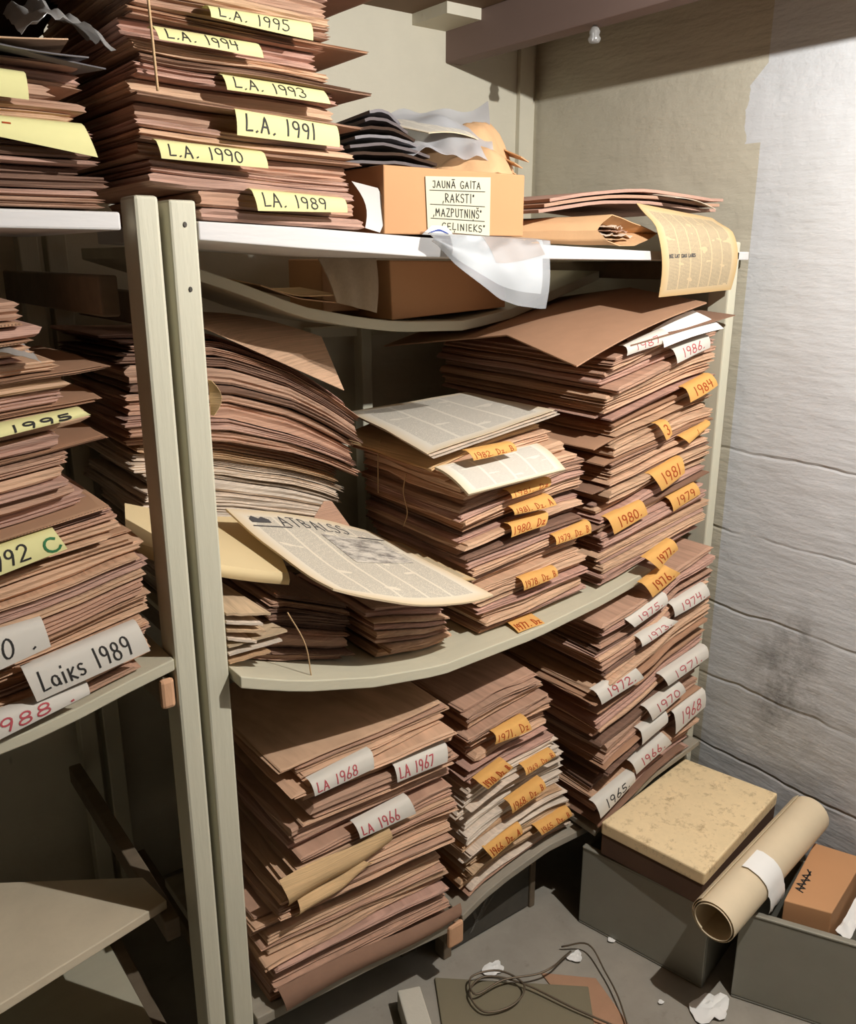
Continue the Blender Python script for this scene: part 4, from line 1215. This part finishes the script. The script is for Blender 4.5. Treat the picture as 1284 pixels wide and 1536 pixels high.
def plas(u, v):
    p = Vector(pq(u, v))
    p.z += .018 * math.sin(math.pi * u) * (1 - v) + .014 * nz(u * 5, v * 4, 7) + .010 * math.sin(u * 9 + v * 4)
    return p


addsheet('plastic_bag', plas, 'bright_plastic', 'clear plastic bag draped over the papers on the box', 'plastic bag', 26, 18, .0006)
wp = bil((.965, 1.29, .205), (1.085, 1.30, .205), (1.13, 1.46, .268), (.945, 1.46, .243))
addsheet('paper_sheet', lambda u, v: Vector(wp(u, v)) + Vector((0, 0, .006 * math.sin(math.pi * u))), 'page_plain', 'white sheet slanting under the clear plastic on the box', 'paper sheet', 8, 6)

# plastic sleeve hanging over the shelf edge
def hang(u, v):
    """u along x, v from the back edge on the shelf to the hanging lower edge"""
    x = .885 + .275 * u
    low = interp([(.885, .030), (.906, .022), (.95, -.012), (.993, -.037), (1.055, -.070), (1.10, -.083), (1.16, -.090)], x + .012 * v)
    top = interp(STOP, x)
    if v < .4:
        return (x, 1.215 - .032 * (v / .4), top + .010 - .004 * (v / .4))
    w = (v - .4) / .6
    return (x - .014 * w * u, 1.183 - .010 * math.sin(w * 2.2) - .006 * nz(u * 4, w * 2), (top + .006) * (1 - w) + low * w)


ps = thing('plastic_sleeve', 'clear plastic sleeve of papers hanging over the top shelf edge', 'plastic sleeve', (1.03, 1.19, -.09))
sheet('sleeve', hang, 22, 18, .0008, M['plastic'], ps)
sheet('paper_inside', lambda u, v: Vector(hang(.16 + .78 * u, .38 + .49 * v)) + Vector((0, .0035, 0)), 14, 10, .0008, M['blank'], ps)
tn = sheet('paper_inside', lambda u, v: Vector(hang(.42 + .44 * u + .1 * v, .37 + .30 * v * (1 - .5 * u))) + Vector((0, .0018, 0)), 8, 6, .0006, M['bag'], ps)
tn['label'] = 'tan paper slip in the sleeve'
cpn = bil((.884, 1.2, .036), (.952, 1.2, .034), (.935, 1.201, .050), (.905, 1.201, .050))
cpo = addsheet('paper_slip', cpn, 'blank', 'small white slip with blue print leaning on the box bottom', 'paper slip', 4, 4, .0005)
link_mesh('blue_print', [tuple(Vector(cpn(.15 + .7 * u, .1 + .35 * math.sin(math.pi * u) + .2 * w)) + Vector((0, -.0008, 0))) for w in (0, 1) for u in [i / 8 for i in range(9)]],
          [(i, i + 1, 10 + i, 9 + i) for i in range(8)], M['blue_ink'], cpo)

# heap of papers at the right end of the top shelf
for k in range(7):
    z = .030 + .011 * k
    x0, x1 = 1.125 + .03 * k, 1.47 + .04 * min(k, 4)
    yk = 1.355 if k < 4 else 1.235
    if k < 4:
        z = .027 + .011 * k
    if k > 3:
        z += .012
        x0, x1 = 1.20 + .02 * (k - 4), 1.735 - .012 * (6 - k)
    q = bil((x0, yk + .006 * k, z), (x1, yk, z + .010 + (.006 if k > 3 else 0)), (x1 + .0, 1.58, z + .012), (x0, 1.58, z))
    addsheet('newspaper', lambda u, v, q=q, k=k: Vector(q(u, v)) + Vector((0, 0, .030 * math.sin(math.pi * min(u * 1.1, 1)) * (.5 + .02 * k) + .0015 * nz(u * 5, v * 3, k))), ('dark', 'brown', 'tan', 'brown', 'pink', 'brown', 'pink')[k],
             'brown curled newspaper in the heap at the wall end of the top shelf', 'newspaper', 12, 5, .006, 'newspapers heaped on the top shelf end')
# open-ended paper bag in the heap
RING = [(1.312, .050), (1.335, .066), (1.365, .082), (1.40, .074), (1.445, .062), (1.492, .047), (1.455, .034), (1.41, .0215), (1.365, .0215), (1.335, .030)]
BACK = [(1.13, .046), (1.15, .062), (1.19, .068), (1.24, .066), (1.29, .062), (1.33, .050), (1.29, .036), (1.24, .028), (1.19, .028), (1.15, .034)]


def bagf(u, v):
    k = u * 10
    a, b, f = int(k) % 10, (int(k) + 1) % 10, k - int(k)
    r = [RING[a][i] * (1 - f) + RING[b][i] * f for i in (0, 1)]
    q = [BACK[a][i] * (1 - f) + BACK[b][i] * f for i in (0, 1)]
    w = v
    x = r[0] * (1 - w) + q[0] * w
    z = r[1] * (1 - w) + q[1] * w
    return (x, 1.212 + .012 * math.sin(u * 6.28) + .14 * w, z + .002 * nz(u * 8, v * 4))


pb = thing('paper_bag', 'tan paper bag lying open towards the room in the top shelf heap', 'paper bag', (1.3, 1.25, .02))
sheet('bag', bagf, 40, 10, .0018, M['bag'], pb)
for k in range(4):
    q = bil((1.335 + .01 * k, 1.222, .034 + .008 * k), (1.44 - .012 * k, 1.220 + .003 * k, .034 + .008 * k), (1.43, 1.30, .044 + .006 * k), (1.33, 1.30, .042 + .006 * k))
    sheet('crumpled_paper', lambda u, v, q=q, k=k: Vector(q(u, v)) + Vector((0, .006 * nz(u * 7, k), .006 * nz(u * 6, v * 6, k + 3))), 12, 6, .001, M[('pale', 'white', 'brown', 'white')[k]], pb)
# printed page hanging over the shelf front
def hpage(u, v):
    """v=0 lower edge, v=1 upper edge on the heap"""
    x = (1.478 + .246 * u) * (1 - v) + (1.432 + .25 * u) * v + .006 * math.sin(math.pi * v) * (u - .2)
    z = (-.079 + .010 * u) * (1 - v) + (.104 - .022 * u) * v + .012 * math.sin(math.pi * v) * u
    y = 1.186 - .018 * math.sin(math.pi * min(v * 1.1, 1)) + .035 * max(0, v - .78) / .22
    return (x, y, z)


hp = thing('newspaper_page', 'yellowed printed newspaper page hanging over the top shelf front', 'newspaper page', (1.6, 1.18, -.08))
sheet('page', hpage, 16, 16, .0009, M['page_tan'], hp)
writing(hp, 'BIZ LATVIJAS LAIKS', hpage, (.09, .42, .42, .455), .0016, M['grey_ink'], name='headline', seed=5)
wl = bil((1.53, 1.205, .118), (1.685, 1.215, .100), (1.69, 1.28, .118), (1.52, 1.28, .130))
addsheet('paper_sheet', lambda u, v: Vector(wl(u, v)) + Vector((0, 0, .006 * math.sin(math.pi * u))), 'white', 'cream paper slip on top of the heap above the hanging page', 'paper sheet', 8, 4)

# grey plastic and sheets on the far top stack
for k, (z, mt, lab) in enumerate(((.232, 'greycover', 'grey wrapper sheet folded on the far top stack, lower'), (.243, 'greycover', 'grey wrapper sheet folded on the far top stack, upper'), (.252, 'tan', 'brown paper lying on top of the far top stack'))):
    q = bil((.05, 1.16, z), (.378 - .02 * k, 1.16, z - .004), (.385, 1.40, z + .012), (.05, 1.40, z + .01))
    addsheet('wrapper_sheet', lambda u, v, q=q, k=k: Vector(q(u, v)) + Vector((0, -.01 * math.sin(u * 7 + k), .012 * math.sin(math.pi * u * 1.3 + k) * (1 - v))), mt, lab, 'paper sheet', 16, 6, .0015)
pq2 = bil((.29, 1.17, .246), (.392, 1.165, .240), (.405, 1.33, .285), (.31, 1.33, .30))
addsheet('plastic_bag', lambda u, v: Vector(pq2(u, v)) + Vector((0, -.012 * math.sin(u * 8), .03 * math.sin(math.pi * u) + .014 * nz(u * 6, v * 4, 5))), 'plastic_milky', 'crumpled grey plastic bag on top of the far top stack', 'plastic bag', 18, 12, .0006)
bbq = thing('dark_bag', 'dark brown bag lying behind the grey plastic at the top edge', 'bag', (.15, 1.5, .26))
V, F = [], []
for j in range(9):
    for i in range(17):
        a, b = 2 * math.pi * i / 16, math.pi * j / 8
        V.append((.17 + .25 * math.sin(b) * math.cos(a) * (1 + .1 * nz(a, b)), 1.50 + .10 * math.sin(b) * math.sin(a), .37 + .125 * math.cos(b) * (1 + .15 * nz(a, b, 3))))
F = [(j * 17 + i, (j + 1) * 17 + i, (j + 1) * 17 + i + 1, j * 17 + i + 1) for j in range(8) for i in range(16)]
link_mesh('bag', V, F, M['darkbag'], bbq, smooth=True)
# clear plastic in the left stack
pl = bil((.17, 1.19, -.128), (.272, 1.192, -.128), (.268, 1.28, -.105), (.17, 1.28, -.10))
addsheet('plastic_wrap', lambda u, v: Vector(pl(u, v)) + Vector((0, -.008 * math.sin(u * 9), .014 * math.sin(math.pi * u) + .008 * nz(u * 9, v * 5))), 'plastic_milky', 'crumpled clear plastic wrap near the top of the left stack', 'plastic wrap', 14, 8, .0006)

# strings
s1 = tube('string', smoothpts([(.448, 1.186, .36), (.449, 1.184, .30), (.450, 1.183, .25), (.452, 1.185, .205)]), .0018, M['string'])
tag(s1, 'thin jute string hanging down the yellow tagged stack', 'string')
s2 = tube('string', smoothpts([(.975, 1.47, -.36), (.962, 1.46, -.40), (.958, 1.455, -.47)]), .0012, M['string'])
tag(s2, 'thin pale string on the shaded side of the middle stack', 'string')
s3 = tube('string', smoothpts([(.972, 1.375, -.415), (.962, 1.37, -.45), (.964, 1.36, -.49), (.958, 1.365, -.52)]), .0012, M['string'])
tag(s3, 'frayed pale string end on the side of the middle stack', 'string')
s4 = tube('string', smoothpts([(.605, 1.196, -.56), (.630, 1.187, -.62), (.640, 1.188, -.685)]), .0012, M['string'])
tag(s4, 'thin string tying the low bundle under the cream folder', 'string')

# ------------------------------------------------------------------ the floor corner: steel drawers, cartons, roll
def tray(name, label, o, ux, uy, lx, ly, z0, z1, th=.008):
    """open steel drawer; o: near floor corner, ux: unit along the long visible side, uy: unit across"""
    t = thing(name, label, 'drawer', (o[0], o[1], z0), 'steel drawers')
    o, ux, uy = Vector((o[0], o[1], 0)), Vector((ux[0], ux[1], 0)).normalized(), Vector((uy[0], uy[1], 0)).normalized()

    def slab(nm, a0, a1, b0, b1, za, zb, mt='metal'):
        V = []
        for z in (za, zb):
            for a, b in ((a0, b0), (a1, b0), (a1, b1), (a0, b1)):
                p = o + ux * a + uy * b
                V.append((p.x, p.y, z))
        return bevel(link_mesh(nm, V, BOXF, M[mt], t), .0025)
    slab('bottom', 0, lx, 0, ly, z0, z0 + .006)
    slab('side_panel', 0, lx, 0, th, z0 + .006, z1)
    slab('side_panel', 0, lx, ly - th, ly, z0 + .006, z1)
    slab('end_panel', 0, th, th, ly - th, z0 + .006, z1)
    slab('end_panel', lx - th, lx, th, ly - th, z0 + .006, z1)
    slab('rim', 0, lx, -.002, .014, z1, z1 + .006, 'metaledge')
    return t


tray('steel_drawer', 'grey steel drawer on the floor holding the old cream carton', (1.404, .872), (-.069, .30), (.974, .226), .312, .39, ZF + .001, -1.338)
tray('steel_drawer', 'grey steel drawer nearest the frame corner, under the paper roll', (1.578, .556), (-.135, .255), (.90, .43), .30, .24, ZF + .001, -1.330)
crt = thing('cream_carton', 'worn cream flat carton with dark sides lying on the steel drawer', 'carton', (1.55, 1.03, -1.33))
top = [(1.338, 1.128, -1.240), (1.384, .880, -1.243), (1.755, .945, -1.235), (1.705, 1.178, -1.238)]
prism('tray_part', [(x * .99 + .0155, y * .99 + .0103, z - .012) for x, y, z in top], .074, M['darkbox'], crt, .003)
t = NT('stained_cream_board', 0.7, 0.2)
o_ = t.co()
n_ = t.noise(o_, 14.0, 6.0, 0.7)
n2 = t.noise(t.co((30, 30, 30)), 1.0, 5.0, 0.8)
c = t.scale(lin((238, 214, 170)), t.math('ADD', t.math('MULTIPLY', n_, 0.35), 0.82))
t.color(t.mix(t.math('MULTIPLY', t.ramp(n2, 0.52, 0.70), 0.6), c, lin((140, 104, 66))))
t.bump(n2, 0.15, 0.003)
M['lid'] = t.m
prism('lid', top, .032, M['lid'], crt, .004)
# small white crumb on the lid edge
ct2 = thing('cardboard_box', 'brown cardboard box with a hand-scribbled flap inside the near steel drawer', 'box', (1.64, .76, -1.45))
prism('body', [(1.508, .768, -1.297), (1.553, .688, -1.297), (1.775, .735, -1.297), (1.735, .832, -1.297)], .12, M['carton'], ct2)
fl = bil((1.508, .768, -1.2965), (1.735, .832, -1.2965), (1.775, .735, -1.2965), (1.553, .688, -1.2965))
writing(ct2, '~', lambda u, v: fl(u, 1 - v), (.18, .72, .52, .92), .0030, M['black_ink'], name='scribble', seed=8)
wgb = bil((1.562, .652, -1.350), (1.71, .690, -1.350), (1.72, .712, -1.338), (1.562, .680, -1.338))
addsheet('plastic_bag', lambda u, v: Vector(wgb(u, v)) + Vector((0, 0, .008 * nz(u * 6, v * 3) - .012 * math.sin(math.pi * u))), 'blank', 'white plastic bag edge showing beside the box in the near drawer', 'plastic bag', 14, 5, .001)

# paper roll
A_, B_ = Vector((1.318, .808, -1.276)), Vector((1.752, .862, -1.245))
ax = (B_ - A_).normalized()
sx = ax.cross(Vector((0, 0, 1))).normalized()
sy = sx.cross(ax)
pr = thing('paper_roll', 'rolled cream paper lying across the two steel drawers', 'paper roll', tuple(A_))


def roll(u, v):
    a = 2 * math.pi * (u * 2.3)
    r = .047 - .010 * u * 1.0
    p = A_ + (B_ - A_) * v
    off = .006 * u
    return p + sx * math.cos(a + 2.2) * r + sy * math.sin(a + 2.2) * r - ax * off * (1 if v < .5 else -1)


sheet('rolled_sheet', roll, 80, 10, .0012, M['rollpaper'], pr)


def strip(u, v):
    w = .62 + .10 * u
    p = A_ + (B_ - A_) * (.29 + .15 * u + .012 * nz(v * 9, u * 5, 3) + .04 * v)
    if v < .5:
        a = math.radians(100 - 100 * (v / .5))
        return p - sx * 0 + sx * math.cos(a) * .0485 + sy * math.sin(a) * .0485
    return p + sx * (.0485 + .004 * math.sin((v - .5) * 6)) - sy * (.052 + .012 * nz(u * 7, 2)) * ((v - .5) / .5)


addsheet('torn_paper', lambda u, v: strip(u, v), 'blank', 'torn white paper strip draped over the paper roll', 'torn paper', 10, 14, .0008)

# floor litter
fcq = [(.948, 1.245, -1.543), (.864, 1.10, -1.543), (1.02, .80, -1.543), (1.205, 1.022, -1.543)]
fc = prism('card_sheet', [fcq[1], fcq[2], fcq[3], fcq[0]], .004, M['floorcard'])
tag(fc, 'flat grey-green cardboard panel lying on the floor in front', 'cardboard panel')
bc = prism('card_sheet', [(1.10, .86, -1.5462), (1.185, .84, -1.5462), (1.238, 1.03, -1.5462), (1.15, 1.115, -1.5462)], .003, M['card'])
tag(bc, 'brown cardboard piece half under the grey-green panel', 'cardboard panel')
fm = box('foam_block', 0, .05, 0, .14, 0, .05, M['foam'])
fm.location = (.833, 1.155, ZF + ZO + .001)
fm.rotation_euler = (0, 0, math.radians(-22))
tag(fm, 'white ribbed foam block on the floor beside the grey-green panel', 'foam block')
for i, (cx, cy, s, lab) in enumerate(((1.245, 1.10, .022, 'small white paper scrap near the wire on the floor'), (1.352, 1.085, .011, 'tiny white paper scrap in front of the steel drawer'), (1.378, .825, .055, 'large torn white paper on the floor beneath the paper roll'),
                                       (1.072, 1.185, .03, 'white paper scrap beside the wire loops'), (1.30, .90, .008, 'tiny white crumb on the bare floor'))):
    rr = random.Random(i + 40)
    rad = [s * rr.uniform(.6, 1.15) for _ in range(11)]

    def scrap(u, v, cx=cx, cy=cy, rad=rad, i=i, s=s):
        a = 2 * math.pi * u
        k = u * 11
        r = (rad[int(k) % 11] * (1 - k % 1) + rad[(int(k) + 1) % 11] * (k % 1)) * (v * .98 + .02)
        return (cx + r * math.cos(a), cy + r * math.sin(a) * .8, ZF + .0045 + .25 * s * abs(nz(math.cos(a) * 2 * v, math.sin(a) * 2 * v, i)))
    addsheet('paper_scrap', scrap, 'blank', lab, 'paper scrap', 22, 4, .0007)
wpts = [(1.19, .86, -1.535), (1.13, .99, -1.532), (1.085, 1.10, -1.528), (1.03, 1.165, -1.526), (.975, 1.155, -1.528), (.97, 1.10, -1.532), (1.03, 1.075, -1.530), (1.08, 1.095, -1.524), (1.06, 1.155, -1.52), (1.00, 1.18, -1.522), (.98, 1.14, -1.525), (1.05, 1.13, -1.52),
        (1.12, 1.10, -1.522), (1.16, 1.09, -1.518), (1.205, 1.10, -1.525), (1.24, 1.11, -1.535)]
w1 = tube('wire', smoothpts(wpts), .0022, M['wire'])
tag(w1, 'loose loops of dull wire lying on the grey-green panel', 'wire')
w2 = tube('wire', smoothpts([(1.235, 1.135, -1.538), (1.275, 1.09, -1.52), (1.255, 1.02, -1.53), (1.225, .955, -1.53), (1.185, .89, -1.538)]), .0020, M['wire'])
tag(w2, 'bent thin wire arching beside the brown cardboard piece', 'wire')
